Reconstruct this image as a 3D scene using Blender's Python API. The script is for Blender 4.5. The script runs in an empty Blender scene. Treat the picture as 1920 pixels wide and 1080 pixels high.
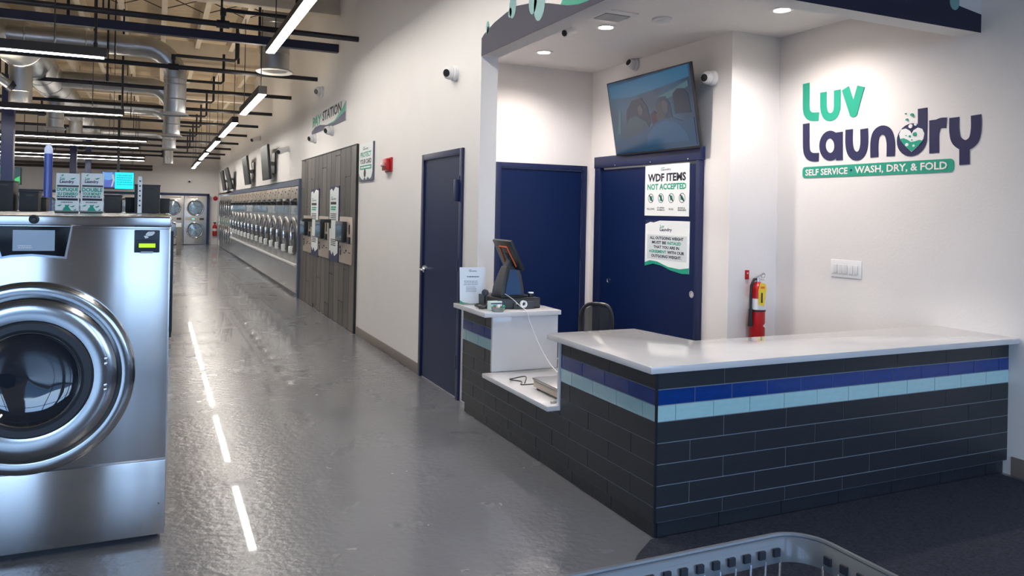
import bpy, bmesh, math, random
from mathutils import Vector, Matrix
random.seed(7)
C = bpy.context.scene.collection
sc = bpy.context.scene

# ------------------------------------------------------------------ camera
F, SX, SY, YAW, PIT, ROL = 1422.538, 926.470, 392.823, 0.419498, 0.00304471, 0.02
EYE = (-0.02706, 0.00486, 1.54032)
cam_d = bpy.data.cameras.new('camera'); cam = bpy.data.objects.new('camera', cam_d); C.objects.link(cam)
cam_d.sensor_width = 36; cam_d.sensor_fit = 'HORIZONTAL'; cam_d.lens = F / 1920 * 36
cam_d.shift_x = (960 - SX) / 1920; cam_d.shift_y = (SY - 540) / 1920
cam_d.clip_start = 0.05; cam_d.clip_end = 200


def ray(px, py):
    a, b = (px - SX) / F, -(py - SY) / F
    xr = a * math.cos(ROL) - b * math.sin(ROL); z2 = a * math.sin(ROL) + b * math.cos(ROL)
    yf = math.cos(PIT) - z2 * math.sin(PIT); z = math.sin(PIT) + z2 * math.cos(PIT)
    c, s = math.cos(YAW), math.sin(YAW)
    return Vector((xr * c + yf * s, -xr * s + yf * c, z))


def at(px, py, ax, v):
    """world point where the sight line of a photograph pixel meets the plane axis = v"""
    r = ray(px, py)
    return Vector(EYE) + r * ((v - EYE[ax]) / r[ax])


_f = ray(SX, SY).normalized(); _r = (ray(SX + 100, SY) - ray(SX, SY)).normalized(); _u = _r.cross(_f)
cam.matrix_world = Matrix(((_r.x, _u.x, -_f.x, EYE[0]), (_r.y, _u.y, -_f.y, EYE[1]), (_r.z, _u.z, -_f.z, EYE[2]), (0, 0, 0, 1)))
sc.camera = cam

# ------------------------------------------------------------------ world, exposure
wd = bpy.data.worlds.new('world'); sc.world = wd; wd.use_nodes = True
nt = wd.node_tree; bg = nt.nodes['Background']
# clear blue daylight sky, a little paler towards the horizon all the way round
tcw = nt.nodes.new('ShaderNodeTexCoord'); sx_ = nt.nodes.new('ShaderNodeSeparateXYZ'); rw_ = nt.nodes.new('ShaderNodeValToRGB')
nt.links.new(tcw.outputs['Generated'], sx_.inputs[0]); nt.links.new(sx_.outputs[2], rw_.inputs[0])
rw_.color_ramp.elements[0].position = 0; rw_.color_ramp.elements[0].color = (.50, .72, 1, 1)
rw_.color_ramp.elements[1].position = .7; rw_.color_ramp.elements[1].color = (.22, .48, 1, 1)
nt.links.new(rw_.outputs[0], bg.inputs[0]); bg.inputs[1].default_value = 2.3
sc.view_settings.view_transform = 'Standard'; sc.view_settings.look = 'None'
sc.view_settings.exposure = 1.33; sc.view_settings.gamma = 1.0
try:
    sc.view_settings.use_curve_mapping = False
except Exception:
    pass
sc.cycles.use_denoising = True
sc.cycles.max_bounces = 8; sc.cycles.diffuse_bounces = 4; sc.cycles.glossy_bounces = 4
sc.cycles.sample_clamp_indirect = 6.0
sc.cycles.caustics_reflective = False; sc.cycles.caustics_refractive = False
LIN_E, DOWN_E, STRIP_E, FILL_UP_E = 19.0, 30.0, 18.0, 8.0


def area(name, loc, sx, sy, power, color, rot=(0, 0, 0), portal=False):
    l = bpy.data.lights.new(name, 'AREA'); l.shape = 'RECTANGLE'; l.size = sx; l.size_y = sy
    l.energy = power; l.color = color
    if portal: l.cycles.is_portal = True
    o = bpy.data.objects.new(name, l); C.objects.link(o); o.location = loc; o.rotation_euler = rot
    return o


# daylight enters by the storefront glazing behind the camera
area('window_portal', (-4.7, -3.06, 1.75), 18.6, 3.3, 1, (1, 1, 1), (math.radians(90), 0, 0), True)

# ------------------------------------------------------------------ materials
MAT = {}


def mat(name, col=(.5, .5, .5), rough=.5, metal=0.0, emit=0.0, ecol=None, noise=0.0, nscale=8.0, col2=None,
        bump=0.0, bscale=20.0, aniso=0.0, coat=0.0, spec=.5, stretch=(1, 1, 1), alpha=1.0, trans=0.0, ior=1.45, rnoise=0.0):
    if name in MAT: return MAT[name]
    m = bpy.data.materials.new(name); m.use_nodes = True; MAT[name] = m
    t = m.node_tree; b = t.nodes['Principled BSDF']
    c = (*col, 1)
    b.inputs['Base Color'].default_value = c; b.inputs['Roughness'].default_value = rough
    b.inputs['Metallic'].default_value = metal; b.inputs['Coat Weight'].default_value = coat
    b.inputs['Specular IOR Level'].default_value = spec; b.inputs['IOR'].default_value = ior
    b.inputs['Alpha'].default_value = alpha; b.inputs['Transmission Weight'].default_value = trans
    if emit:
        b.inputs['Emission Color'].default_value = (*(ecol or col), 1); b.inputs['Emission Strength'].default_value = emit
    tc = t.nodes.new('ShaderNodeTexCoord'); mp = t.nodes.new('ShaderNodeMapping')
    t.links.new(tc.outputs['Object'], mp.inputs[0]); mp.inputs['Scale'].default_value = stretch
    n = t.nodes.new('ShaderNodeTexNoise'); n.inputs['Scale'].default_value = nscale; n.inputs['Detail'].default_value = 4
    t.links.new(mp.outputs[0], n.inputs[0])
    if aniso:
        b.inputs['Anisotropic'].default_value = aniso; b.inputs['Anisotropic Rotation'].default_value = .25
        tg_ = t.nodes.new('ShaderNodeTangent'); tg_.direction_type = 'RADIAL'; tg_.axis = 'Z'
        t.links.new(tg_.outputs[0], b.inputs['Tangent'])
    if noise or col2:
        c2 = col2 or tuple(max(0, x * (1 - noise)) for x in col)
        mx = t.nodes.new('ShaderNodeMix'); mx.data_type = 'RGBA'
        mr = t.nodes.new('ShaderNodeMapRange'); mr.inputs[1].default_value = .22; mr.inputs[2].default_value = .78
        t.links.new(n.outputs[0], mr.inputs[0]); t.links.new(mr.outputs[0], mx.inputs[0])
        mx.inputs[6].default_value = c; mx.inputs[7].default_value = (*c2, 1)
        t.links.new(mx.outputs[2], b.inputs['Base Color'])
    if rnoise:
        mr = t.nodes.new('ShaderNodeMapRange'); mr.inputs[1].default_value = .2; mr.inputs[2].default_value = .8
        mr.inputs[3].default_value = rough - rnoise; mr.inputs[4].default_value = rough + rnoise
        t.links.new(n.outputs[0], mr.inputs[0]); t.links.new(mr.outputs[0], b.inputs['Roughness'])
    if bump:
        n2 = t.nodes.new('ShaderNodeTexNoise'); n2.inputs['Scale'].default_value = bscale; n2.inputs['Detail'].default_value = 2
        t.links.new(mp.outputs[0], n2.inputs[0])
        bp = t.nodes.new('ShaderNodeBump'); bp.inputs['Strength'].default_value = bump; bp.inputs['Distance'].default_value = .02
        t.links.new(n2.outputs[0], bp.inputs['Height']); t.links.new(bp.outputs[0], b.inputs['Normal'])
    return m


WALL = mat('wall_paint', (.80, .775, .76), .6, noise=.03, nscale=3, bump=.05, bscale=60)
CEILP = mat('ceiling_paint', (.78, .76, .75), .7, noise=.02)
DECK = mat('wood_deck', (.72, .60, .43), .8, noise=.25, nscale=3, stretch=(1, 6, 1))
JOIST = mat('painted_joist', (.80, .72, .60), .7, noise=.12, nscale=5)
CONC = mat('polished_concrete', (.168, .172, .192), .26, col2=(.150, .154, .172), nscale=2.6, bump=.15, bscale=26, rnoise=.04, coat=.25, spec=.6)
CARPET = mat('entrance_carpet', (.016, .018, .030), .95, col2=(.060, .064, .095), nscale=75, bump=.8, bscale=200)
NAVYD = mat('navy_door_paint', (.003, .013, .068), .45, spec=.3, noise=.1, nscale=2)
NAVYG = mat('navy_frame_paint', (.010, .018, .070), .4)
BASEB = mat('taupe_baseboard', (.22, .19, .17), .55)
STEEL = mat('stainless_steel', (.54, .53, .53), .19, 1.0, noise=.06, nscale=2, bump=.16, bscale=1.8, aniso=.92)
SATIN = mat('satin_steel_ring', (.52, .53, .54), .17, 1.0, noise=.08, nscale=4, bump=.12, bscale=3)
DULL = mat('dull_steel', (.20, .20, .20), .38, 1.0, noise=.2, nscale=6)
STEELF = mat('brushed_steel', (.50, .50, .50), .32, 1.0, noise=.15, nscale=4)
CHROME = mat('chrome', (.72, .73, .75), .10, 1.0)
GALV = mat('galvanised_duct', (.55, .56, .57), .34, 1.0, noise=.2, nscale=6, bump=.15, bscale=6)
WHITE = mat('white_plastic', (.82, .82, .82), .4)
WHITEM = mat('white_metal', (.72, .72, .72), .45)
BLACK = mat('black_plastic', (.018, .018, .020), .35)
BLACKM = mat('black_pipe_paint', (.012, .013, .022), .45)
BIN = mat('dark_grey_powder_coat', (.035, .036, .040), .55, noise=.2)
RUBBER = mat('dark_rubber', (.03, .034, .042), .45)
GLASSD = mat('dark_door_glass', (.010, .014, .022), .05, 0, coat=1.0, spec=.9)
GLASSB = mat('blue_door_glass', (.06, .10, .16), .08, 0, coat=1.0, spec=.9, col2=(.30, .42, .52), nscale=14)
TEAL = mat('teal_print', (.015, .33, .22), .55)
TEAL2 = mat('pale_teal_print', (.22, .42, .42), .55)
NAVYP = mat('navy_print', (.019, .021, .084), .55)
INK = mat('dark_ink', (.015, .018, .035), .6)
PRINT = mat('sign_white', (.80, .84, .84), .45)
QUARTZ = mat('white_quartz', (.70, .69, .70), .09, col2=(.58, .58, .60), nscale=2.2, coat=.2)
SLATE = mat('black_ceramic_tile', (.026, .030, .038), .36, col2=(.022, .024, .029), nscale=5, bump=.08, bscale=30, rnoise=.05)
BLUET = mat('blue_glass_tile', (.004, .050, .27), .20, noise=.3, nscale=3, coat=.25)
AQUAT = mat('pale_aqua_glass_tile', (.45, .70, .72), .12, noise=.1, nscale=4, coat=.8)
GROUT = mat('grey_grout', (.26, .28, .31), .8)
LAMP = mat('lamp_diffuser', (1, .93, .84), .4, emit=LIN_E, ecol=(1.0, .945, .87))
STRIP = mat('strip_diffuser', (1, .93, .84), .4, emit=STRIP_E, ecol=(1.0, .945, .87))
DOWN = mat('downlight_lens', (1, .93, .84), .4, emit=DOWN_E, ecol=(1.0, .84, .66))
BRONZE = mat('dark_bronze_housing', (.045, .035, .030), .5)
PLANKM = [mat('grey_wood_plank_%s' % n, c, .5, col2=tuple(x * .62 for x in c), nscale=5, stretch=(3, 3, .5), bump=.15, bscale=14)
          for n, c in (('pale', (.150, .132, .116)), ('mid', (.112, .099, .088)), ('dark', (.080, .072, .068)))]
BEIGE = mat('beige_steel_plate', (.50, .42, .34), .35, .3)
RED = mat('red_gloss', (.45, .008, .012), .28)
YELLOW = mat('yellow_tag', (.80, .60, .04), .5)
ORANGE = mat('orange_trim', (.75, .13, .03), .4)
GREYP = mat('cart_grey_plastic', (.15, .155, .165), .32, coat=.2)
BANDM = mat('dark_wave_paint', (.016, .016, .045), .6)
SCRB = mat('blue_screen', (.05, .2, .4), .2, emit=.32, ecol=(.02, .18, .42))
DARKSCR = mat('dark_screen', (.02, .024, .026), .4)
POSBLUE = mat('dusk_blue_plastic', (.025, .07, .17), .4)
GREYPLASTIC = mat('charcoal_plastic', (.05, .053, .06), .45)
MESH = mat('chair_mesh', (.02, .02, .022), .8)
CYAN = mat('cyan_screen', (.0, .5, .6), .3, emit=.4, ecol=(.01, .62, .72))
GREENS = mat('green_screen', (.0, .5, .2), .3, emit=.35, ecol=(.02, .65, .25))
YELS = mat('yellow_screen', (.8, .8, .0), .3, emit=.4, ecol=(.75, .8, .02))
LCD = mat('lime_lcd', (.4, .7, .02), .3, emit=.4, ecol=(.42, .72, .02))
WSCR = mat('washer_screen', (.16, .22, .30), .1, emit=.16, ecol=(.28, .38, .52), coat=.7, col2=(.10, .16, .24), nscale=6)
BLUEPOST = mat('blue_gloss_post', (.03, .06, .30), .25, coat=.5)


# ------------------------------------------------------------------ helpers
class MB:
    def __init__(s): s.v = []; s.f = []

    def add(s, vs, fs):
        n = len(s.v); s.v += [Vector(v) for v in vs]; s.f += [tuple(i + n for i in f) for f in fs]; return s

    def box(s, x0, x1, y0, y1, z0, z1):
        return s.add([(x0, y0, z0), (x1, y0, z0), (x1, y1, z0), (x0, y1, z0), (x0, y0, z1), (x1, y0, z1), (x1, y1, z1), (x0, y1, z1)],
                     [(0, 3, 2, 1), (4, 5, 6, 7), (0, 1, 5, 4), (1, 2, 6, 5), (2, 3, 7, 6), (3, 0, 4, 7)])

    def obox(s, c, u, v, n):
        """box round c with half-axis vectors u, v, n"""
        c = Vector(c); u = Vector(u); v = Vector(v); n = Vector(n)
        P = [c + a * u + b * v + d * n for d in (-1, 1) for a, b in ((-1, -1), (1, -1), (1, 1), (-1, 1))]
        return s.add(P, [(0, 3, 2, 1), (4, 5, 6, 7), (0, 1, 5, 4), (1, 2, 6, 5), (2, 3, 7, 6), (3, 0, 4, 7)])

    def lathe(s, prof, o, ax, n=24, caps=True):
        """revolve (distance along axis, radius) round ax through o"""
        o = Vector(o); ax = Vector(ax).normalized()
        t = Vector((0, 0, 1)) if abs(ax.z) < .9 else Vector((1, 0, 0))
        u = ax.cross(t).normalized(); w = ax.cross(u)
        vs = []
        for d, r in prof:
            for k in range(n):
                a = 2 * math.pi * k / n; vs.append(o + ax * d + (u * math.cos(a) + w * math.sin(a)) * r)
        fs = []
        for i in range(len(prof) - 1):
            for k in range(n):
                a, b = i * n + k, i * n + (k + 1) % n; fs.append((a, b, b + n, a + n))
        if caps:
            fs.append(tuple(range(n))[::-1]); m = (len(prof) - 1) * n; fs.append(tuple(range(m, m + n)))
        return s.add(vs, fs)

    def cyl(s, a, b, r, n=12, r2=None):
        a = Vector(a); b = Vector(b)
        return s.lathe([(0, r), ((b - a).length, r if r2 is None else r2)], a, b - a, n)

    def tube(s, pts, r, n=8, closed=False):
        pts = [Vector(p) for p in pts]; N = len(pts); vs = []; prev = None
        for i, p in enumerate(pts):
            if closed: d = pts[(i + 1) % N] - pts[i - 1]
            else: d = pts[min(i + 1, N - 1)] - pts[max(i - 1, 0)]
            d.normalize()
            if prev is None:
                t = Vector((0, 0, 1)) if abs(d.z) < .9 else Vector((1, 0, 0)); u = d.cross(t).normalized()
            else: u = (prev - d * prev.dot(d)).normalized()
            prev = u; w = d.cross(u)
            rr = r[i] if isinstance(r, (list, tuple)) else r
            for k in range(n):
                a = 2 * math.pi * k / n; vs.append(p + (u * math.cos(a) + w * math.sin(a)) * rr)
        fs = []
        for i in range(N if closed else N - 1):
            j = (i + 1) % N
            for k in range(n): fs.append((i * n + k, i * n + (k + 1) % n, j * n + (k + 1) % n, j * n + k))
        if not closed: fs.append(tuple(range(n))[::-1]); fs.append(tuple(range((N - 1) * n, N * n)))
        return s.add(vs, fs)

    def prism(s, pts, d):
        """polygon in space (list of points) thickened by vector d"""
        pts = [Vector(p) for p in pts]; d = Vector(d); n = len(pts)
        return s.add(pts + [p + d for p in pts], [tuple(range(n))[::-1], tuple(range(n, 2 * n))] + [(i, (i + 1) % n, (i + 1) % n + n, i + n) for i in range(n)])

    def build(s, name, m, parent=None, bev=0.0, smooth=False, ang=35, seg=2, tri=False):
        me = bpy.data.meshes.new(name)
        org = Vector(parent.get('_o', (0, 0, 0))) if parent is not None else Vector((0, 0, 0))
        me.from_pydata([tuple(v - org) for v in s.v], [], s.f)
        bm = bmesh.new(); bm.from_mesh(me)
        bmesh.ops.recalc_face_normals(bm, faces=bm.faces)
        if bev:
            es = [e for e in bm.edges if len(e.link_faces) == 2 and e.calc_face_angle(0) > .6]
            bmesh.ops.bevel(bm, geom=es, offset=bev, segments=seg, affect='EDGES', profile=.6, clamp_overlap=True)
        if tri: bmesh.ops.triangulate(bm, faces=[f for f in bm.faces if len(f.verts) > 4])
        if smooth or bev:
            for f in bm.faces: f.smooth = True
        bm.to_mesh(me); bm.free()
        if smooth or bev: me.set_sharp_from_angle(angle=math.radians(ang))
        me.materials.append(m)
        o = bpy.data.objects.new(name, me); C.objects.link(o)
        if parent is not None:
            o.parent = parent; o['_o'] = list(org)
        return o


def tag(o, label, cat, group=None):
    o['label'] = label; o['category'] = cat
    if group: o['group'] = group
    return o


def thing(name, loc, label, cat, group=None):
    o = bpy.data.objects.new(name, None); C.objects.link(o); o.location = loc; o['_o'] = list(loc); o.empty_display_size = .1
    return tag(o, label, cat, group)


def struct(o):
    o['kind'] = 'structure'; return o


def dup(root, loc, label=None, rotz=None):
    r = root.copy(); C.objects.link(r); r.location = loc
    if label: r['label'] = label
    if rotz is not None: r.rotation_euler = (0, 0, rotz)

    def rec(src, dst):
        for ch in list(src.children):
            c = ch.copy(); C.objects.link(c); c.parent = dst; rec(ch, c)
    rec(root, r)
    return r


class Frame:
    """a flat surface: O top-left corner, U to the right, V down (full-size vectors), N towards the viewer"""
    def __init__(s, O, U, V): s.O = Vector(O); s.U = Vector(U); s.V = Vector(V); s.N = s.V.cross(s.U).normalized()

    def p(s, u, v, d=0.0): return s.O + s.U * u + s.V * v + s.N * d

    def poly(s, pts, d0, d1, mb=None):
        mb = mb or MB(); return mb.prism([s.p(u, v, d0) for u, v in pts], s.N * (d1 - d0))

    def rect(s, u0, v0, u1, v1, d0, d1, mb=None): return s.poly([(u0, v0), (u1, v0), (u1, v1), (u0, v1)], d0, d1, mb)

    def disc(s, u, v, r, d0, d1, n=20, mb=None, sq=1.0):
        """round disc with centre (u,v) and radius r metres"""
        a, b = s.U.length, s.V.length
        return s.poly([(u + r * math.cos(2 * math.pi * k / n) / a, v + sq * r * math.sin(2 * math.pi * k / n) / b) for k in range(n)], d0, d1, mb)


def wallframe(px0, py0, px1, py1, ax, val, off=0.0):
    """upright frame on plane axis=val; pixel corners top-left and bottom-right"""
    a = at(px0, py0, ax, val); b = at(px1, py1, ax, val)
    O = a.copy(); O[ax] = val
    if ax == 0: U = Vector((0, b.y - a.y, 0))
    else: U = Vector((b.x - a.x, 0, 0))
    return Frame(O, U, (0, 0, b.z - a.z))


_tc = {}


def text(fr, s, u0, v0, u1, v1, m, parent, name='lettering', d=.002, th=.0012, bold=.02, shear=0.0):
    """flat lettering fitted to the box (u0,v0)-(u1,v1) of a frame"""
    key = (s, bold, shear)
    if key not in _tc:
        cu = bpy.data.curves.new('t', 'FONT'); cu.body = s; cu.offset = bold; cu.shear = shear; cu.resolution_u = 2
        ob = bpy.data.objects.new('t', cu); C.objects.link(ob)
        dg = bpy.context.evaluated_depsgraph_get(); me = bpy.data.meshes.new_from_object(ob.evaluated_get(dg))
        _tc[key] = ([v.co.copy() for v in me.vertices], [tuple(p.vertices) for p in me.polygons])
        bpy.data.objects.remove(ob); bpy.data.curves.remove(cu); bpy.data.meshes.remove(me)
    vs, fs = _tc[key]
    x0 = min(v.x for v in vs); x1 = max(v.x for v in vs); y0 = min(v.y for v in vs); y1 = max(v.y for v in vs)
    P = [fr.p(u0 + (u1 - u0) * (v.x - x0) / (x1 - x0), v1 - (v1 - v0) * (v.y - y0) / (y1 - y0), d + th) for v in vs]
    mb = MB().add(P, fs)
    return mb.build(name, m, parent)


def bars(fr, u0, v0, u1, v1, rows, m, parent, seedv=1, name='small_print', d=.002):
    """rows of small print too blurred to read"""
    rr = random.Random(seedv); mb = MB(); h = (v1 - v0) / rows
    for r in range(rows):
        u = u0 + rr.random() * .06 * (u1 - u0); e = u1 - rr.random() * .12 * (u1 - u0)
        while u < e:
            w = (.05 + .11 * rr.random()) * (u1 - u0); w = min(w, e - u)
            fr.rect(u, v0 + h * r + h * .25, u + w, v0 + h * r + h * .75, d, d + .001, mb); u += w + .025 * (u1 - u0)
    return mb.build(name, m, parent)


def logo(fr, u0, v0, u1, v1, parent, d=.002):
    """small version of the shop's two-line mark"""
    w = u1 - u0; h = v1 - v0
    text(fr, 'Luv', u0 + w * .02, v0, u0 + w * .36, v0 + h * .42, TEAL, parent, 'logo_lettering', d)
    text(fr, 'Laundry', u0, v0 + h * .42, u1, v1, NAVYP, parent, 'logo_lettering', d)


def stroke(fr, pts, w, mb, d0, d1):
    """constant-width stroke along points given in frame coordinates (metres: frame with unit vectors)"""
    n = len(pts); L = []; R = []
    for i, (x, y) in enumerate(pts):
        a = pts[max(i - 1, 0)]; b = pts[min(i + 1, n - 1)]
        dx, dy = b[0] - a[0], b[1] - a[1]; l = math.hypot(dx, dy) or 1
        nx, ny = -dy / l * w / 2, dx / l * w / 2
        L.append((x + nx, y + ny)); R.append((x - nx, y - ny))
    vs = [fr.p(*q, d0) for q in L] + [fr.p(*q, d0) for q in R] + [fr.p(*q, d1) for q in L] + [fr.p(*q, d1) for q in R]
    fs = []
    for i in range(n - 1):
        fs += [(2 * n + i, 2 * n + i + 1, 3 * n + i + 1, 3 * n + i), (i, i + 1, 2 * n + i + 1, 2 * n + i), (n + i, n + i + 1, 3 * n + i + 1, 3 * n + i), (i, i + 1, n + i + 1, n + i)]
    fs += [(0, n, 3 * n, 2 * n), (n - 1, 2 * n - 1, 4 * n - 1, 3 * n - 1)]
    return mb.add(vs, fs)


def spline(pts, k=6):
    out = []
    n = len(pts)
    for i in range(n - 1):
        p0 = pts[max(i - 1, 0)]; p1 = pts[i]; p2 = pts[i + 1]; p3 = pts[min(i + 2, n - 1)]
        for j in range(k):
            t = j / k
            out.append(tuple(.5 * (2 * b + (c - a) * t + (2 * a - 5 * b + 4 * c - d) * t * t + (3 * b - a - 3 * c + d) * t ** 3) for a, b, c, d in zip(p0, p1, p2, p3)))
    out.append(tuple(pts[-1])); return out


def arc(c, r, a0, a1, u, w, n=8):
    c = Vector(c); u = Vector(u); w = Vector(w)
    return [c + u * r * math.cos(a0 + (a1 - a0) * k / n) + w * r * math.sin(a0 + (a1 - a0) * k / n) for k in range(n + 1)]


# ------------------------------------------------------------------ key dimensions
XA, XJ = 2.26, 2.40            # corridor wall, its face and back
YJ = 5.43                      # end of the corridor wall (alcove jamb)
YB, XT, YE, XR = 7.05, 4.25, 4.88, 4.76
ZC, ZS = 3.06, 2.745           # alcove ceiling, soffit underside
YS = 3.17                      # front soffit face
YF = 32.5                      # far wall
XL, Y0, ZD = -15.0, -3.0, 4.85  # left wall, storefront, roof deck

# ------------------------------------------------------------------ SETTING
fl = struct(MB().box(XL, 5.2, Y0, YF + .8, -.2, 0).build('floor', CONC))
mt = MB().prism([(2.14, 2.97, .001), (1.99, 2.86, .001), (-.5, .5, .001), (-.5, Y0 + .1, .001), (4.7, Y0 + .1, .001), (4.7, 2.97, .001)], (0, 0, .007)).build('entrance_mat', CARPET)
tag(mt, 'dark blue-black speckled carpet in front of the tiled counter', 'mat')
wr = MB().box(XA, XJ, YJ, 9.25, 0, ZD); wr.box(XA, XJ, 9.25, 13.25, 0, ZD); wr.box(XA, XJ, 13.25, 31.95, 1.98, ZD); wr.box(XA, XJ, 31.95, YF, 0, ZD)
wr.box(2.95, 3.0, 13.25, 31.95, 0, 2.0); wr.box(XA, 3.0, 13.2, 13.25, 0, 2.0); wr.box(XA, 3.0, 13.25, 31.95, 2.0, 2.05)
struct(wr.build('wall_corridor', WALL))
struct(MB().box(XJ, XT + .1, YB, YB + .12, 0, ZD).build('wall_alcove_back', WALL))
struct(MB().box(XT, XT + .1, YE, YB, 0, ZC + .1).build('wall_alcove_right', WALL))
struct(MB().box(XT + .1, XR, YE, YE + .1, 0, ZC + .1).build('wall_return', WALL))
struct(MB().box(XR, XR + .12, Y0, YE + .1, 0, ZD).build('wall_right', WALL))
struct(MB().box(XJ, XR, YS + .12, YB, ZC, ZC + .1).build('ceiling_alcove', CEILP))
struct(MB().box(XA, XJ, YS, YJ, ZS, ZD).build('wall_soffit_left', WALL))
struct(MB().box(XJ, XR, YS, YS + .14, ZS, ZD).build('wall_soffit_front', WALL))
struct(MB().box(XL, XA, YF, YF + .2, 2.03, ZD).build('wall_far', WALL)); struct(MB().box(1.93, 3.0, YF, YF + .2, 0, 2.03).build('wall_far_strip', WALL)); struct(MB().box(XL, 1.93, YF + .6, YF + .7, 0, 2.3).build('wall_far_recess', WALL))
struct(MB().box(XL - .2, XL, Y0, YF, 0, ZD).build('wall_left', WALL))
cl = struct(MB().box(XL, 5.2, Y0, YF, ZD, ZD + .1).build('ceiling', DECK))
# storefront behind the camera
sf = MB().box(XL, XR, Y0 - .15, Y0, 3.4, ZD).box(XL, XR, Y0 - .15, Y0, 0, .15)
struct(sf.build('wall_front', WALL))
sf = MB()
for a, b in ((XL, -12.0), (-9.2, -8.4), (-5.6, -4.8), (-1.15, .55), (1.9, 2.5)): sf.box(a, b, Y0 - .15, Y0, .15, 3.4)
struct(sf.build('wall_front_unseen_piers', WALL))  # unseen; the wide pier is shaped for the grey band in the washer's reflection
mu = MB()
for x in (-10.6, -7.0, -3.0, .75, 3.6): mu.box(x - .04, x + .04, Y0 - .12, Y0 - .02, .15, 3.4)
mu.box(XL, XR, Y0 - .12, Y0 - .02, 2.35, 2.43); mu.box(XL, XR, Y0 - .12, Y0 - .02, 3.32, 3.4)
struct(mu.build('window_1', BRONZE))
struct(MB().box(-60, 60, -70, Y0 - .2, -.25, -.05).build('ground_outside', mat('grey_paving', (.11, .12, .13), .9)))
# baseboards
struct(MB().box(XA - .012, XA, 6.80, 9.2, 0, .10).build('baseboard_corridor', BASEB, bev=.004))
struct(MB().box(XR - .012, XR, Y0, 2.93, 0, .115).build('baseboard_right', BASEB, bev=.004))
struct(MB().box(XR - .012, XR, 3.0, YE, 0, .115).build('baseboard_behind_counter', BASEB))

# roof structure: girders across, joists along, each a piece of the ceiling
gy = [1.3, 5.95, 10.6, 15.9, 20.6, 25.2, 29.8]
for i, y in enumerate(gy):
    g = MB().box(XL, XA if y > YJ else XR, y - .06, y + .06, 4.30, 4.72).box(XL, XA if y > YJ else XR, y - .10, y + .10, 4.22, 4.30).build('girder', JOIST, cl)
jm = {}
for i in range(len(gy) - 1):
    a, b = gy[i] + .1, gy[i + 1] - .1
    xx = XL + .4
    while xx < XA:
        k = round(b - a, 2)
        if k not in jm:
            o = MB().box(-.042, .042, 0, b - a, 0, .26).build('joist', JOIST, cl); jm[k] = o
        else:
            o = jm[k].copy(); C.objects.link(o)
        o.location = (xx, a, ZD - .26); xx += .61 if i > 0 else 1.22
for y0 in [g + 2.3 for g in gy[1:-1]]:
    br = MB(); xx = XL + .4
    while xx < XA - .6:
        br.cyl((xx, y0, ZD - .25), (xx + .61, y0, ZD - .02), .008, 4).cyl((xx, y0 + .05, ZD - .02), (xx + .61, y0 + .05, ZD - .25), .008, 4); xx += .61
    o = br.build('cross_bracing', BRONZE, cl); o['kind'] = 'stuff'

# painted wave band on the soffit, with bubbles
F1 = Frame((XA, YJ, 0), (0, -1, 0), (0, 0, -1))


def wp(fr, ax, val, pts):
    out = []
    for px, py in pts:
        q = at(px, py, ax, val) - fr.O
        out.append((q.dot(fr.U) / fr.U.length_squared, q.dot(fr.V) / fr.V.length_squared))
    return out


up = wp(F1, 0, XA, [(899.5, 74), (908.7, 63.7), (927.5, 42.5), (950, 23.7), (970, 11), (995, 6), (1030, 6), (1065, 10), (1105, 1)])
up = [(max(0, a), b) for a, b in up] + [(1.85, -3.16), (2.05, -3.30), (YJ - YS, -3.34)]
band = thing('painted_wave_band', (XA, YJ, ZS), 'navy painted wave with a curved top along the left soffit', 'wall painting')
F1.poly(up[::-1] + [(0, -ZS), (YJ - YS, -ZS)], .001, .003).build('navy_band', BANDM, band, tri=True)
sw = wp(F1, 0, XA, [(1052, 9), (1068, 10), (1085, 8), (1105, 1)]) + [(1.85, -3.17), (2.05, -3.31), (2.05, -3.38), (1.85, -3.30), (1.6, -3.2)]
F1.poly(sw[::-1], .003, .004).build('teal_swoosh', TEAL, band, tri=True)
for px, py, rx, rz in ((962, 12, .055, .085), (957, 24, .03, .035), (1012, 8, .08, .11), (1000, 2, .06, .09), (915, 52, .03, .05), (915.5, 58, .02, .03)):
    q = wp(F1, 0, XA, [(px, py)])[0]
    F1.poly([(q[0] + rx * math.cos(t * .314), q[1] + rz * math.sin(t * .314)) for t in range(20)][::-1], .003, .004).build('bubble', TEAL2, band)
F2 = Frame((XA, YS, 0), (1, 0, 0), (0, 0, -1))
band2 = thing('painted_wave_band', (XR, YS, ZS), 'navy painted wave on the front soffit, above the wall lettering', 'wall painting')
u2 = wp(F2, 1, YS, [(1826, 25), (1800, 12), (1780, 0)]); ue = XR - XA
F2.poly([(ue, -ZS), (ue, u2[0][1]), u2[1], u2[2], (u2[2][0] - .4, u2[2][1] - .12), (.9, -3.36), (0, -3.32), (0, -ZS)], .001, .003).build('navy_band', BANDM, band2, tri=True)
q = wp(F2, 1, YS, [(1789, 4)])[0]
F2.poly([(q[0] + .045 * math.cos(t * .314), q[1] + .05 * math.sin(t * .314)) for t in range(20)], .003, .004).build('bubble', TEAL2, band2)

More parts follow.
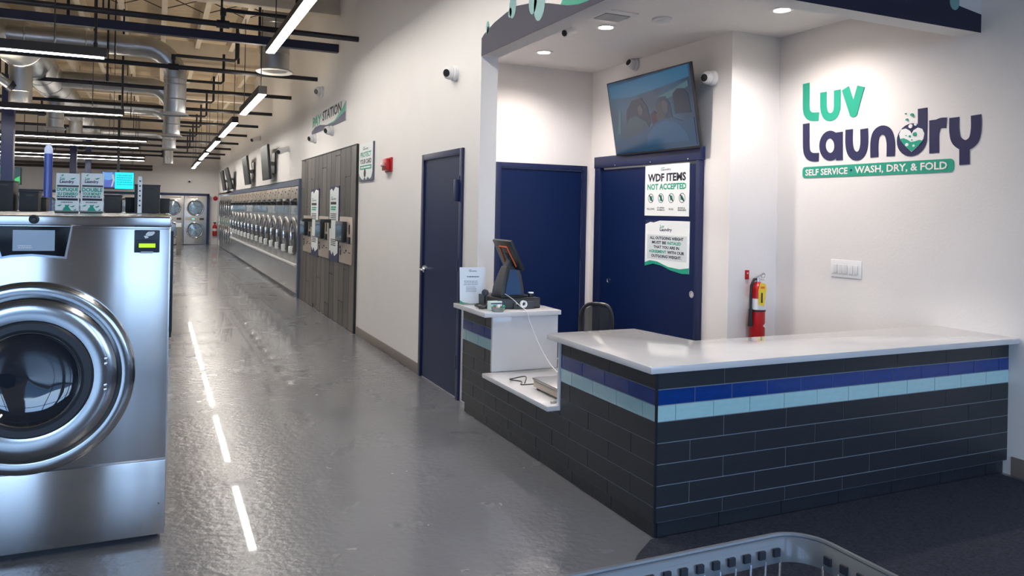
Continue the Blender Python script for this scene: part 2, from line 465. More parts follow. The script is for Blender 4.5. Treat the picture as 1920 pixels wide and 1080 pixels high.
# ------------------------------------------------------------------ doors
def flush_door(px_left, ax, val, a0, a1, ztop, label, name, hinge_side, lever):
    """leaf and frame on plane ax=val between a0 < a1"""
    t = bpy.data.objects.new(name, None); C.objects.link(t); struct(t); o = Vector((0, 0, 0)); o[ax] = val; o[1 - ax] = (a0 + a1) / 2
    t.location = o; t['_o'] = list(o)

    def bx(b0, b1, z0, z1, d0, d1, mb):
        lo, hi = val - d1, val - d0
        return mb.box(lo, hi, b0, b1, z0, z1) if ax == 0 else mb.box(b0, b1, lo, hi, z0, z1)
    m = MB(); w = .055
    bx(a0, a0 + w, 0, ztop, 0, .022, m); bx(a1 - w, a1, 0, ztop, 0, .022, m); bx(a0 + w, a1 - w, ztop - w, ztop, 0, .022, m)
    m.build('door_frame', NAVYG, t, bev=.003)
    m = MB(); bx(a0 + w + .004, a1 - w - .004, .012, ztop - w - .004, 0, .006, m); m.build('door_leaf', NAVYD, t)
    hb = a0 + w if hinge_side == 0 else a1 - w
    for z in ((.25, 1.05, 1.80) if lever is None else (.25, 1.05, 1.72)):
        m = MB(); bx(hb - .012, hb + .012, z, z + .11, .006, .026, m); m.build('hinge', NAVYG, t)
    return t


d1 = flush_door(0, 0, XA, 5.745, 6.77, 2.058, '', 'door_1', 0, True)
m = MB().cyl((XA - .006, 6.665, 1.0), (XA - .02, 6.665, 1.0), .032, 20).cyl((XA - .02, 6.665, 1.0), (XA - .06, 6.665, 1.0), .011, 12)
m.tube([(XA - .058, 6.665, 1.0), (XA - .06, 6.64, 1.0), (XA - .058, 6.56, .998), (XA - .05, 6.535, .996)], .009, 8)
m.build('door_handle', CHROME, d1, smooth=True)
m = MB().box(XA - .055, XA - .022, 5.79, 5.845, 1.62, 1.80).build('door_closer_plate', NAVYG, d1, bev=.003)
d2 = flush_door(0, 1, YB, 3.125, 4.19, 2.05, '', 'door_2', 1, None)
# sliding closet door under the tv
d3 = bpy.data.objects.new('door_3', None); C.objects.link(d3); struct(d3); d3.location = (XT, 6.0, 0); d3['_o'] = [XT, 6.0, 0]
ya, yb = 5.20, 6.89
MB().box(XT - .055, XT, ya - .01, yb + .01, 2.02, 2.135).build('door_header', NAVYG, d3, bev=.003)
MB().box(XT - .05, XT, yb - .10, yb, 0, 2.02).box(XT - .05, XT, ya, ya + .05, 0, 2.02).build('door_frame', NAVYG, d3, bev=.003)
MB().box(XT - .018, XT - .002, 5.95, yb - .10, .01, 2.00).build('door_panel', NAVYD, d3)
pr = MB().box(XT - .042, XT - .022, ya + .05, 6.04, .01, 1.99).build('door_panel', NAVYD, d3)
for px, py, xx in ((1141, 526, XT - .018), (1297, 552, XT - .042)):
    q = at(px, py, 0, xx)
    MB().lathe([(0, .030), (.004, .030), (.004, .023), (.001, .019)], (xx, q.y, q.z), (-1, 0, 0), 20).build('finger_pull', CHROME, d3, smooth=True)
for yy in (5.35, 5.9, 6.5):
    MB().cyl((XT - .058, yy, 2.035), (XT - .053, yy, 2.035), .006, 8).build('screw', CHROME, d3)

# ------------------------------------------------------------------ wood-look plank panel
PX, PY0, PY1, PZ = XA - .022, 9.29, 13.19, 2.34
pan = thing('wood_plank_panel', (XA, (PY0 + PY1) / 2, 0), 'tall grey-brown wood-look plank wall panel holding the payment kiosks', 'wall panel')
MB().box(XA - .010, XA, PY0, PY1, 0, PZ).build('backing', BLACK, pan)
nP = 13; wP = (PY1 - PY0) / nP
for i in range(nP):
    y = PY0 + i * wP; off = (i * .37) % 1.0; z = -off * 1.2
    k = 0
    while z < PZ:
        z0, z1 = max(0, z), min(PZ, z + 1.2)
        if z1 - z0 > .05:
            MB().box(PX - random.random() * .002, XA - .010, y + .006, y + wP - .006, z0 + .005, z1 - .005).build('plank', PLANKM[(i * 2 + k * 3 + random.randint(0, 1)) % 3], pan)
        z += 1.2; k += 1
MB().box(PX - .012, XA, PY0 - .02, PY0, 0, PZ + .005).build('edge_trim', BLACK, pan)
MB().box(PX - .006, XA, PY0, PY1, PZ, PZ + .012).build('edge_trim', BIN, pan)

# kiosks
for i, (xa, ya_, xb, yb_, lab) in enumerate(((571, 404, 584.5, 476, 'beige payment kiosk farthest along the plank panel, beside the washers'),
                                        (600, 405, 616.5, 486, 'beige payment kiosk in the middle, between the two narrow posters'),
                                        (639, 406, 660.5, 498.5, 'beige payment kiosk nearest the black-edged end of the plank panel'))):
    fr = wallframe(xa, ya_, xb, yb_, 0, PX - .002)
    b = fr.p(1, 1); fr.V = Vector((0, 0, at((xa + xb) / 2, yb_ - 4, 0, PX).z - fr.O.z))
    k = thing('payment_kiosk', fr.p(.5, 1), lab, 'payment kiosk', 'payment kiosks on the plank panel')
    fr.rect(0, 0, 1, 1, 0, .016).build('face_plate', BEIGE, k, bev=.003)
    s = fr.rect(.02, .10, .62, .54, .016, .075).build('monitor', BLACK, k, bev=.006)
    fr.rect(.09, .14, .57, .50, .076, .078).build('screen', mat('kiosk_screen', (.02, .05, .07), .1, coat=.8, col2=(.06, .12, .14), nscale=12), s)
    fr.rect(.80, .16, .86, .36, .016, .024).build('card_slot', BLACK, k)
    fr.rect(.74, .42, .90, .56, .016, .040).build('bill_acceptor', BLACK, k, bev=.003)
    fr.rect(.0, .555, 1, .565, .016, .018).build('seam', BIN, k)
    for (a, b_, c, d_) in ((.06, .64, .13, .70), (.10, .72, .16, .84), (.40, .76, .52, .78), (.56, .70, .62, .74), (.78, .74, .92, .76)):
        fr.rect(a, b_, c, d_, .016, .022).build('button', BLACK, k)
# narrow posters with the little black shelf
for i, (xa, ya_, xb, yb_, lab) in enumerate(((585, 355, 597, 482, 'narrow white poster with jagged edges between the two far kiosks'),
                                        (620.5, 350, 634.5, 492, 'narrow white poster with jagged edges between middle and near kiosks'))):
    fr = wallframe(xa, ya_, xb, yb_, 0, PX - .002)
    k = thing('narrow_poster', fr.p(.5, 1), lab, 'poster', 'narrow posters on the plank panel')
    fr.rect(0, .0, 1, 1, 0, .008).build('board', NAVYP, k)
    fr.poly([(0, .05), (.2, .03), (.35, .07), (.6, .01), (.94, .03), (.94, .88), (.6, .93), (.45, .87), (.3, .92), (.12, .86), (0, .88)], .008, .010).build('print', PRINT, k, tri=True)
    logo(fr, .15, .13, .7, .19, k, .010)
    fr.rect(.1, .21, .72, .245, .010, .011).build('heading', INK, k)
    fr.rect(.14, .27, .70, .29, .010, .011).build('heading', TEAL, k); fr.rect(.14, .30, .66, .32, .010, .011).build('heading', TEAL, k)
    bars(fr, .1, .36, .75, .46, 4, INK, k, i + 3, d=.010); bars(fr, .2, .70, .75, .80, 4, INK, k, i + 8, d=.010)
    h = MB(); c = fr.p(.1, .475)
    h.box(c.x - .16, c.x - .005, c.y - .05, c.y + .05, c.z - .02, c.z + .03).box(c.x - .02, c.x - .004, c.y - .03, c.y + .03, c.z - .10, c.z - .02)
    h.build('card_shelf', BLACK, k, bev=.006)

# signs on the corridor wall
fr = wallframe(587, 222, 650, 206, 0, XA); a = at(618, 183 + 26, 0, XA)
O = at(587, 207, 0, XA); E_ = at(650, 180, 0, XA)
zt, zb = at(640, 190, 0, XA).z, at(640, 229, 0, XA).z
fr = Frame((XA, O.y, zt), (0, E_.y - O.y, 0), (0, 0, zb - zt))
ps = thing('pay_station_sign', fr.p(.5, 1), 'sign lettered PAY STATION over a teal and navy wave, high on the corridor wall', 'sign')
fr.poly([(0, .55), (.14, .5), (.14, 0), (.93, 0), (1, .12), (1, 1), (0, 1)][::-1], .0, .012).build('board', mat('sign_grey_white', (.62, .63, .62), .5), ps, tri=True)
text(fr, 'PAY', .03, .08, .32, .62, TEAL, ps, d=.013, bold=.03); text(fr, 'STATION', .36, .02, .90, .54, INK, ps, d=.013, bold=.03)
fr.poly([(0, .82), (.12, .66), (.28, .66), (.48, .82), (.7, .86), (1, .58), (1, 1), (0, 1)], .012, .014).build('navy_wave', NAVYP, ps, tri=True)
fr.poly([(.5, .83), (.72, .78), (.9, .45), (1, .14), (1, .58), (.7, .86)], .014, .015).build('teal_wave', TEAL, ps, tri=True)
fr = wallframe(677, 272, 702, 337, 0, XA)
pc = thing('card_protection_sign', fr.p(.5, 1), 'white sign lettered PROTECT YOUR CARD beside the black-edged plank panel', 'sign')
fr.rect(0, 0, 1, 1, 0, .02).build('board', mat('sign_back_grey', (.10, .11, .16), .5), pc)
fr.poly([(0, 0), (.97, 0), (.97, .78), (.9, .92), (.78, .97), (.66, .90), (.55, .98), (.42, .90), (.32, .98), (.18, .93), (.06, .86), (0, .76)][::-1], .02, .022).build('print', PRINT, pc, tri=True)
logo(fr, .30, .07, .68, .19, pc, .022)
text(fr, 'PROTECT', .12, .23, .88, .37, TEAL, pc, d=.022, bold=.03); text(fr, 'YOUR CARD', .10, .42, .90, .55, INK, pc, d=.022, bold=.03)
fr.rect(.10, .59, .90, .70, .022, .023).build('teal_bar', TEAL, pc); bars(fr, .15, .60, .85, .69, 1, PRINT, pc, 4, d=.023)
fr.disc(.45, .80, .05, .022, .023).build('round_mark', BIN, pc)
# fire alarm strobe
fr = wallframe(725, 297, 736, 322, 0, XA)
fa = thing('fire_alarm', fr.p(.5, 1), 'small red fire alarm strobe on the corridor wall right of the white sign', 'fire alarm')
fr.rect(0, 0, 1, 1, 0, .02).build('back_plate', RED, fa, bev=.004)
fr.rect(.15, .08, .9, .90, .02, .065).build('horn_cover', RED, fa, bev=.012)
fr.rect(.25, .35, .8, .62, .065, .085).build('strobe_lens', mat('strobe_pink', (.55, .25, .25), .2), fa, bev=.006)


# ------------------------------------------------------------------ cameras and ceiling fittings
def dome_cam(p, n, lab, r=.05, aim=(-.6, -.6, -.4)):
    p = Vector(p); n = Vector(n).normalized(); a = Vector(aim).normalized()
    t = thing('security_camera', p, lab, 'security camera')
    MB().lathe([(0, r * 1.05), (r * .45, r * 1.05), (r * .6, r * .9)], p, n, 24).build('mount', WHITE, t, smooth=True)
    c = p + n * r * 1.0
    MB().lathe([(-r * .9, r * .35), (-r * .7, r * .65), (-r * .3, r * .86), (0, r * .9), (r * .35, r * .82), (r * .6, r * .62), (r * .62, r * .55)], c, a, 24).build('ball', WHITE, t, smooth=True)
    MB().cyl(c + a * r * .55, c + a * r * .66, r * .52, 20).build('lens', BLACK, t)
    return t


def bullet_cam(p, n, lab, L=.13, aim=(-.5, -.8, -.3), r=.028):
    p = Vector(p); n = Vector(n).normalized(); a = Vector(aim).normalized()
    t = thing('security_camera', p, lab, 'security camera')
    MB().lathe([(0, .045), (.018, .045), (.022, .035)], p, n, 20).cyl(p + n * .02, p + n * .075, .012, 10).build('mount', WHITE, t, smooth=True)
    c = p + n * .085
    MB().lathe([(-L * .4, r * .7), (-L * .35, r), (L * .6, r), (L * .62, r * .85)], c, a, 20).build('body', WHITE, t, smooth=True)
    MB().cyl(c + a * L * .60, c + a * L * .64, r * .8, 16).build('lens', BLACK, t)
    return t


W = (-1, 0, 0)
dome_cam(at(855, 138, 0, XA), W, 'white ball camera on the wall left of the alcove soffit', .062, (-.75, -.5, -.15))
dome_cam(at(1337, 147, 0, XT), W, 'white ball camera right of the tilted television', .062, (-.9, -.2, -.1))
dome_cam(at(1193, 121, 0, XT), W, 'white ball camera above the tilted television, near the ceiling', .06, (-.6, -.1, .2))
q = at(1070, 45, 2, ZC - .02); bullet_cam((q.x, q.y, ZC), (0, 0, -1), 'white bullet camera hanging under the alcove ceiling edge', .12, (-.85, -.3, -.25), .032)
dome_cam(at(606, 172, 0, XA), W, 'ball camera above the pay station sign', .075, (-.7, -.5, -.2))
dome_cam(at(624, 245, 0, XA), W, 'ball camera just under the right end of the pay station sign', .07, (-.8, -.4, -.2))
dome_cam(at(592, 260, 0, XA), W, 'ball camera under the left end of the pay station sign', .07, (-.8, -.4, -.2))
bullet_cam(at(543, 281, 0, XA), W, 'small bullet camera between the pay station sign and the nearest wall screen', .3, (-.7, -.6, -.3), .05)
bullet_cam(at(489, 260, 0, XA), W, 'small grey bullet camera high over the wall screens', .3, (-.7, -.6, -.3), .05)

fixt = 0
for i, (px, py, lab) in enumerate(((1020, 97.5, 'round recessed downlight nearest the alcove back wall'), (1136, 50.5, 'round recessed downlight beside the ceiling air vent'), (1466, 18, 'round recessed downlight nearest the wall lettering'))):
    q = at(px, py, 2, ZC)
    t = thing('recessed_downlight', (q.x, q.y, ZC), lab, 'ceiling light', 'recessed downlights in the alcove ceiling')
    MB().lathe([(0, .085), (-.006, .085), (-.008, .060), (-.002, .056)], (q.x, q.y, ZC), (0, 0, 1), 28, False).build('trim_ring', WHITE, t, smooth=True)
    MB().cyl((q.x, q.y, ZC - .002), (q.x, q.y, ZC - .004), .055, 20).build('lens', DOWN, t)
    l = bpy.data.lights.new('downlight_beam', 'SPOT'); l.energy = 54; l.spot_size = math.radians(150); l.spot_blend = .8; l.shadow_soft_size = .05; l.color = (1, .90, .84)
    lo = bpy.data.objects.new('downlight_beam', l); C.objects.link(lo); lo.location = (q.x, q.y, ZC - .012)
q = at(1143, 30, 2, ZC)
vt = thing('air_vent', (q.x, q.y, ZC), 'square grey air vent in the alcove ceiling', 'vent')
MB().box(q.x - .19, q.x + .15, q.y - .17, q.y + .17, ZC - .008, ZC).build('frame', WHITE, vt, bev=.002)
MB().box(q.x - .09, q.x + .13, q.y - .09, q.y + .09, ZC - .010, ZC - .008).build('grille_back', GREYPLASTIC, vt)
for k in range(9): MB().box(q.x - .09, q.x + .13, q.y - .085 + k * .02, q.y - .078 + k * .02, ZC - .016, ZC - .010).build('slat', WHITEM, vt)
q = at(1241, 35, 2, ZC)
sm = thing('smoke_detector', (q.x, q.y, ZC), 'round white smoke detector on the alcove ceiling', 'smoke detector')
MB().lathe([(0, .075), (.014, .075), (.018, .066)], (q.x, q.y, ZC), (0, 0, -1), 28).build('base', WHITE, sm, smooth=True)
MB().lathe([(.018, .055), (.034, .050), (.042, .034), (.044, .01)], (q.x, q.y, ZC), (0, 0, -1), 28).build('sensor_cap', WHITE, sm, smooth=True)

# ------------------------------------------------------------------ television above the closet door
TL, TR, BR, BL = (at(1139, 157, 0, 4.03), at(1297, 114, 0, 4.03), at(1312, 277, 0, 4.16), at(1154, 293, 0, 4.16))
cen = (TL + TR + BL + BR) / 4
Uv = ((TR - TL) + (BR - BL)) / 2; Uv.z = 0; Uv.x = 0
Vv = ((BL - TL) + (BR - TR)) / 2; Vv.y = 0
fr = Frame(cen - Uv / 2 - Vv / 2, Uv, Vv)
tv = thing('television', (XT, cen.y, cen.z), 'large flat television tilted forward above the navy closet door', 'television')
fr.rect(0, 0, 1, 1, -.022, 0).build('housing', BLACK, tv, bev=.003)
tvm = bpy.data.materials.new('television_picture'); tvm.use_nodes = True
t_ = tvm.node_tree; b_ = t_.nodes['Principled BSDF']
g_ = t_.nodes.new('ShaderNodeTexCoord'); n_ = t_.nodes.new('ShaderNodeTexNoise'); n_.inputs['Scale'].default_value = 3.0; n_.inputs['Detail'].default_value = 1
r_ = t_.nodes.new('ShaderNodeValToRGB'); e = r_.color_ramp.elements
e[0].position = .3; e[0].color = (.008, .045, .11, 1); e[1].position = .7; e[1].color = (.018, .13, .27, 1)
t_.links.new(g_.outputs['Object'], n_.inputs[0]); t_.links.new(n_.outputs[0], r_.inputs[0]); t_.links.new(r_.outputs[0], b_.inputs['Emission Color'])
b_.inputs['Emission Strength'].default_value = .17; b_.inputs['Base Color'].default_value = (.01, .012, .015, 1); b_.inputs['Roughness'].default_value = .12
fr.rect(.012, .015, .988, .975, 0, .002).build('screen', tvm, tv)


def em(name, c, s=.15): return mat(name, (.01, .01, .012), .15, emit=s, ecol=c)


P1 = em('picture_sky', (.035, .24, .46)); P2 = em('picture_shadow', (.012, .035, .085)); P3 = em('picture_seat', (.02, .06, .14)); P4 = em('picture_face', (.11, .11, .15))
P5 = em('picture_dash', (.022, .115, .25)); P6 = em('picture_glass', (.10, .25, .30)); P7 = em('picture_hair', (.07, .08, .10))
def pic(pts, m, d): fr.poly(pts[::-1], d, d + .0006).build('picture_shape', m, tv, tri=True)
pic([(.03, .06), (.97, .02), (.97, .16), (.6, .22), (.3, .25), (.04, .22)], P1, .002)
pic([(.62, .32), (.78, .27), (.95, .20), (.95, .27), (.8, .34), (.62, .40)], P6, .0028)
pic([(.22, .42), (.3, .30), (.42, .29), (.48, .42), (.5, .62), (.44, .72), (.28, .70), (.2, .6)], P2, .0028)
pic([(.58, .40), (.62, .33), (.70, .33), (.74, .44), (.75, .62), (.58, .62)], P3, .003)
pic([(.78, .32), (.83, .27), (.90, .28), (.94, .36), (.95, .58), (.78, .56)], P2, .003)
pic([(.64, .40), (.68, .37), (.715, .42), (.71, .52), (.67, .55), (.64, .50)], P4, .0036)
pic([(.60, .42), (.64, .36), (.65, .52), (.70, .62), (.58, .64), (.57, .55)], P7, .0038)
pic([(.36, .40), (.40, .37), (.425, .44), (.41, .50), (.37, .50)], P4, .0036)
pic([(.25, .52), (.33, .50), (.45, .60), (.50, .74), (.2, .76), (.16, .66)], em('picture_shirt', (.05, .11, .17)), .0036)
pic([(.50, .52), (.56, .48), (.60, .60), (.52, .66)], em('picture_maroon', (.06, .02, .05)), .0036)
pic([(.12, .40), (.15, .40), (.11, .70), (.06, .72)], P6, .0028)
pic([(.03, .80), (.35, .74), (.5, .66), (.62, .60), (.75, .60), (.85, .66), (.97, .64), (.97, .96), (.03, .96)], P5, .0042)
pic([(.45, .76), (.55, .66), (.68, .62), (.8, .68), (.88, .80), (.9, .9), (.42, .9)], em('picture_wheel', (.03, .16, .34)), .0048)
MB().box(XT - .03, XT, cen.y - .2, cen.y + .2, cen.z - .15, cen.z + .15).box(cen.x + .02, XT - .02, cen.y - .15, cen.y - .11, cen.z - .05, cen.z + .02).box(cen.x + .02, XT - .02, cen.y + .11, cen.y + .15, cen.z - .05, cen.z + .02).build('wall_bracket', BLACK, tv)

# ------------------------------------------------------------------ signs on the closet door
fr = wallframe(1211, 309, 1292, 406, 0, XT - .042); fr.V = Vector((0, 0, at(1252, 405, 0, XT - .04).z - at(1252, 308, 0, XT - .04).z)); fr.O.z = at(1252, 308, 0, XT - .04).z
s1 = thing('rules_sign', fr.p(.5, 1, .001), 'white sign lettered WDF ITEMS NOT ACCEPTED with four crossed-out icons', 'sign')
fr.rect(0, 0, 1, 1, .0, .004).build('board', PRINT, s1)
logo(fr, .38, .04, .60, .13, s1, .004)
text(fr, 'WDF ITEMS', .07, .17, .93, .33, INK, s1, d=.004, bold=.035); text(fr, 'NOT ACCEPTED', .06, .37, .94, .49, TEAL, s1, d=.004, bold=.035)
for k in range(4):
    u = .15 + k * .235; v = .655
    ring = MB(); n = 24; A, B = fr.U.length, fr.V.length
    for j in range(n):
        a0, a1 = 2 * math.pi * j / n, 2 * math.pi * (j + 1) / n; r0, r1 = .043, .038
        fr.poly([(u + r0 * math.cos(a0) / A, v + r0 * math.sin(a0) / B), (u + r0 * math.cos(a1) / A, v + r0 * math.sin(a1) / B), (u + r1 * math.cos(a1) / A, v + r1 * math.sin(a1) / B), (u + r1 * math.cos(a0) / A, v + r1 * math.sin(a0) / B)], .0052, .006, ring)
    c = .03
    fr.poly([(u - c / A, v - c / B + .01), (u - c / A + .02, v - c / B), (u + c / A, v + c / B - .01), (u + c / A - .02, v + c / B)], .0052, .006, ring)
    ring.build('prohibition_ring', INK, s1)
    shp = [[(-.5, -.4), (.5, -.5), (.45, .45), (-.4, .5)], [(-.3, -.6), (.3, -.6), (.35, 0), (.55, .6), (-.5, .55), (-.3, 0)], [(-.5, -.5), (.3, -.5), (.5, .4), (-.4, .5)], [(-.55, -.2), (0, -.5), (.5, .1), (.55, .4), (-.5, .4)]][k]
    fr.poly([(u + a * .045 / A, v + b * .045 / B) for a, b in shp], .004, .005).build('icon', TEAL, s1)
for k, s_ in enumerate(('PILLOWS', 'STUFFED\nANIMALS', 'RUGS', 'SHOES &\nSNEAKERS')):
    u = .15 + k * .235; h = .035 if '\n' not in s_ else .07; w = .09 if s_ != 'RUGS' else .05
    text(fr, s_, u - w, .85 - (.02 if h > .05 else 0), u + w, .85 + h - (.02 if h > .05 else 0), INK, s1, d=.004, bold=.02)
fr = wallframe(1211, 415, 1292, 515, 0, XT - .042); z0 = at(1252, 414, 0, XT - .04).z; z1 = at(1252, 512, 0, XT - .04).z; fr.O.z = z0; fr.V = Vector((0, 0, z1 - z0))
s2 = thing('weight_notice', fr.p(.5, 1, .001), 'white notice about outgoing weight with teal wave edges, lower on the closet door', 'sign')
fr.poly([(0, 0), (1, 0), (1, .97), (.85, .97), (.6, .93), (.4, .86), (.2, .84), (0, .90)][::-1], 0, .004).build('board', PRINT, s2, tri=True)
fr.poly([(0, 0), (.34, 0), (.2, .04), (.12, .03), (0, .08)], .004, .005).build('navy_corner', NAVYP, s2, tri=True)
fr.poly([(0, .84), (.12, .79), (.3, .80), (.55, .88), (.8, .90), (1, .86), (1, .97), (.85, .98), (.6, .94), (.4, .87), (.2, .85), (0, .91)][::-1], .004, .005).build('teal_wave', TEAL, s2, tri=True)
logo(fr, .35, .08, .62, .22, s2, .004)
fr.rect(.05, .28, .95, .76, .004, .0045).build('panel', mat('pale_grey_print', (.62, .68, .70), .5), s2)
for k, (a, b, s_, mm) in enumerate(((.12, .88, 'ALL OUTGOING WEIGHT', INK), (.17, .50, 'MUST BE', INK), (.53, .83, 'INITIALED', TEAL), (.21, .79, 'THAT YOU ARE IN', INK), (.10, .50, 'AGREEMENT', TEAL), (.53, .90, 'WITH OUR', INK), (.16, .84, 'OUTGOING WEIGHT.', INK))):
    r = (0, 1, 1, 2, 3, 3, 4)[k]; text(fr, s_, a, .31 + r * .088, b, .31 + r * .088 + .058, mm, s2, d=.0046, bold=.03)

# ------------------------------------------------------------------ wall lettering
LG = Frame((XR, 0, 0), (0, -1, 0), (0, 0, 1)); LG.N = Vector((-1, 0, 0))


def lp(x, y):
    q = at(1350 + x / 3.1771, y / 3.1771, 0, XR); return (-q.y, q.z)


wl = thing('wall_lettering', at(1670, 250, 0, XR), 'large teal and navy painted lettering with a heart, on the right wall', 'wall lettering')


def letter(paths, w, m, name='letter'):
    mb = MB()
    for k, p in enumerate(paths): stroke(LG, spline([lp(*q) for q in p], 5), w, mb, .001, .004 + .0007 * k + .0001 * random.random())
    return mb.build(name, m, wl)


def disc(x, y, rx, m, d, name, ry=None, n=28):
    a = lp(x - rx, y); b = lp(x + rx, y); c = lp(x, y - (ry or rx)); e_ = lp(x, y + (ry or rx))
    cx, cy, ru, rv = (a[0] + b[0]) / 2, (c[1] + e_[1]) / 2, abs(b[0] - a[0]) / 2, abs(c[1] - e_[1]) / 2
    return LG.poly([(cx + ru * math.cos(2 * math.pi * k / n), cy + rv * math.sin(2 * math.pi * k / n)) for k in range(n)], .001, d).build(name, m, wl)


W1 = .068
letter([[(515, 497), (515, 560), (515, 640), (522, 676), (545, 694), (590, 694)]], W1, TEAL)
letter([[(618, 549), (617, 600), (620, 655), (634, 688), (658, 697), (684, 684), (698, 650), (700, 600), (700, 536)]], W1 * .92, TEAL)
letter([[(748, 526), (772, 600), (797, 676)], [(797, 676), (820, 590), (842, 514)]], W1, TEAL)
disc(797, 674, 24, TEAL, .0045, 'letter_foot')
letter([[(515, 736), (515, 800), (516, 880), (524, 916), (548, 935), (590, 936)]], W1, NAVYP)
letter([[(657 + 45 * math.cos(t), 868 + 66 * math.sin(t)) for t in [k * math.pi / 8 for k in range(17)]], [(713, 787), (713, 860), (713, 954)]], W1 * .90, NAVYP)
letter([[(771, 771), (771, 860), (785, 912), (815, 930), (845, 912), (860, 860), (860, 767)]], W1 * .98, NAVYP)
letter([[(921, 937), (921, 850), (934, 797), (967, 775), (1002, 790), (1018, 845), (1018, 931)]], W1 * .98, NAVYP)


disc(1144, 833, 89, NAVYP, .004, 'letter', 98)
letter([[(1208, 645), (1208, 740), (1206, 840)]], W1 * 1.02, NAVYP)
heart = [(1144, 905), (1105, 870), (1078, 835), (1070, 800), (1082, 772), (1110, 766), (1135, 780), (1144, 798), (1156, 776), (1182, 760), (1208, 768), (1220, 795), (1214, 828), (1185, 868)]
wallwhite = mat('logo_white', (.80, .80, .80), .5)
LG.poly([lp(*p) for p in heart], .004, .006).build('heart', wallwhite, wl, tri=True)
LG.poly([lp(*p) for p in [(1144, 903), (1105, 869), (1079, 835), (1076, 828), (1098, 824), (1120, 832), (1140, 846), (1165, 842), (1190, 834), (1214, 838), (1185, 868)]], .006, .008).build('liquid', TEAL, wl, tri=True)
for x, y, r, mm in ((1165, 800, 12, TEAL), (1135, 812, 6, TEAL), (1147, 834, 4, TEAL), (1112, 808, 3, TEAL), (1118, 862, 10, wallwhite), (1158, 868, 7, wallwhite), (1140, 752, 12, wallwhite), (1169, 741, 8, wallwhite), (1147, 684, 9, TEAL), (1117, 713, 7, TEAL), (1110, 678, 4, TEAL)):
    disc(x, y, r, mm, .010, 'bubble', n=14)
letter([[(1277, 714), (1277, 800), (1277, 912)], [(1278, 792), (1290, 752), (1314, 734), (1350, 731)]], W1 * 1.02, NAVYP)
letter([[(1397, 700), (1397, 780), (1412, 838), (1462, 866), (1510, 836), (1527, 770), (1527, 685)], [(1458, 862), (1458, 920), (1458, 981)]], W1, NAVYP)
b0, b1, b2, b3 = lp(494, 996), lp(1396, 944), lp(1396, 1024), lp(494, 1062)
u0_, u1_ = b0[0], b1[0]; vt_, vb_ = (b0[1] + b1[1]) / 2, (b2[1] + b3[1]) / 2; rr = .028
rp = []
for cx, cy, a0 in ((u1_ - rr, vt_ - rr, 0), (u0_ + rr, vt_ - rr, 1), (u0_ + rr, vb_ + rr, 2), (u1_ - rr, vb_ + rr, 3)):
    for k in range(6):
        a = math.pi / 2 * (a0 + k / 5); rp.append((cx + rr * math.cos(a), cy + rr * math.sin(a)))
LG.poly(rp, .001, .004).build('banner', TEAL, wl, tri=True)
FB = Frame((XR - .004, -u0_, vt_), (0, -(u1_ - u0_), 0), (0, 0, vb_ - vt_)); FB.N = Vector((-1, 0, 0))
text(FB, 'SELF SERVICE', .025, .22, .345, .80, wallwhite, wl, bold=.025, d=.001)
text(FB, 'WASH, DRY, & FOLD', .395, .18, .965, .88, wallwhite, wl, bold=.025, d=.001)
FB.disc(.37, .5, .009, .001, .003).build('dot', NAVYP, wl)

# light switches
fr = wallframe(1559, 488, 1616, 522, 0, XR); z0 = at(1588, 488, 0, XR).z; z1 = at(1588, 521, 0, XR).z; fr.O.z = z0; fr.V = Vector((0, 0, z1 - z0))
sw_ = thing('light_switch_plate', fr.p(.5, 1), 'white five-gang light switch plate on the right wall below the lettering', 'light switch')
fr.rect(0, 0, 1, 1, 0, .007).build('plate', WHITE, sw_, bev=.003)
for k in range(5):
    u = .10 + k * .168
    fr.rect(u, .26, u + .125, .78, .007, .012).build('rocker', WHITEM, sw_, bev=.002)

# ------------------------------------------------------------------ fire extinguisher on the return wall
ex = at(1420, 560, 1, YE - .07); R_ = .062
zb_ = at(1420, 632, 1, YE - .07).z - .03; zt_ = at(1420, 545, 1, YE - .07).z
ztop = at(1420, 528, 1, YE - .07).z
fe = thing('fire_extinguisher', (ex.x, YE - .07, zb_), 'red fire extinguisher with yellow tag hanging on the white return wall', 'fire extinguisher')
c0 = Vector((ex.x, YE - .072, zb_))
Hh = ztop - zb_
MB().lathe([(0, R_ * .8), (.01, R_ * .97), (.03, R_), (Hh - .06, R_), (Hh - .03, R_ * .82), (Hh - .01, R_ * .45), (Hh, R_ * .3)], c0, (0, 0, 1), 28).build('cylinder', RED, fe, smooth=True)
MB().cyl(c0 + Vector((0, 0, Hh)), c0 + Vector((0, 0, Hh + .035)), .018, 14).build('valve', CHROME, fe, smooth=True)
MB().obox(c0 + Vector((.01, 0, Hh + .045)), (.05, 0, .018), (0, .010, 0), (0, 0, .004)).obox(c0 + Vector((.01, 0, Hh + .018)), (.05, 0, -.004), (0, .010, 0), (0, 0, .004)).build('handle', STEELF, fe, bev=.002)
MB().tube(arc(c0 + Vector((.05, -.005, Hh + .05)), .02, 0, 6.0, (1, 0, 0), (0, 0, 1), 12), .003, 6).build('pin_ring', CHROME, fe, smooth=True)
MB().tube([c0 + Vector(p) for p in ((-.012, 0, Hh + .02), (-.05, -.01, Hh + .02), (-.078, -.01, Hh - .03), (-.080, -.01, Hh - .12), (-.080, -.01, Hh - .24))], .011, 10).cyl(c0 + Vector((-.080, -.01, Hh - .22)), c0 + Vector((-.080, -.01, Hh - .36)), .014, 12, .022).build('hose', BLACK, fe, smooth=True)
MB().lathe([(0, R_ + .002), (.09, R_ + .002)], c0 + Vector((0, 0, Hh - .225)), (0, 0, 1), 28, False).build('label_band', WHITE, fe, smooth=True)
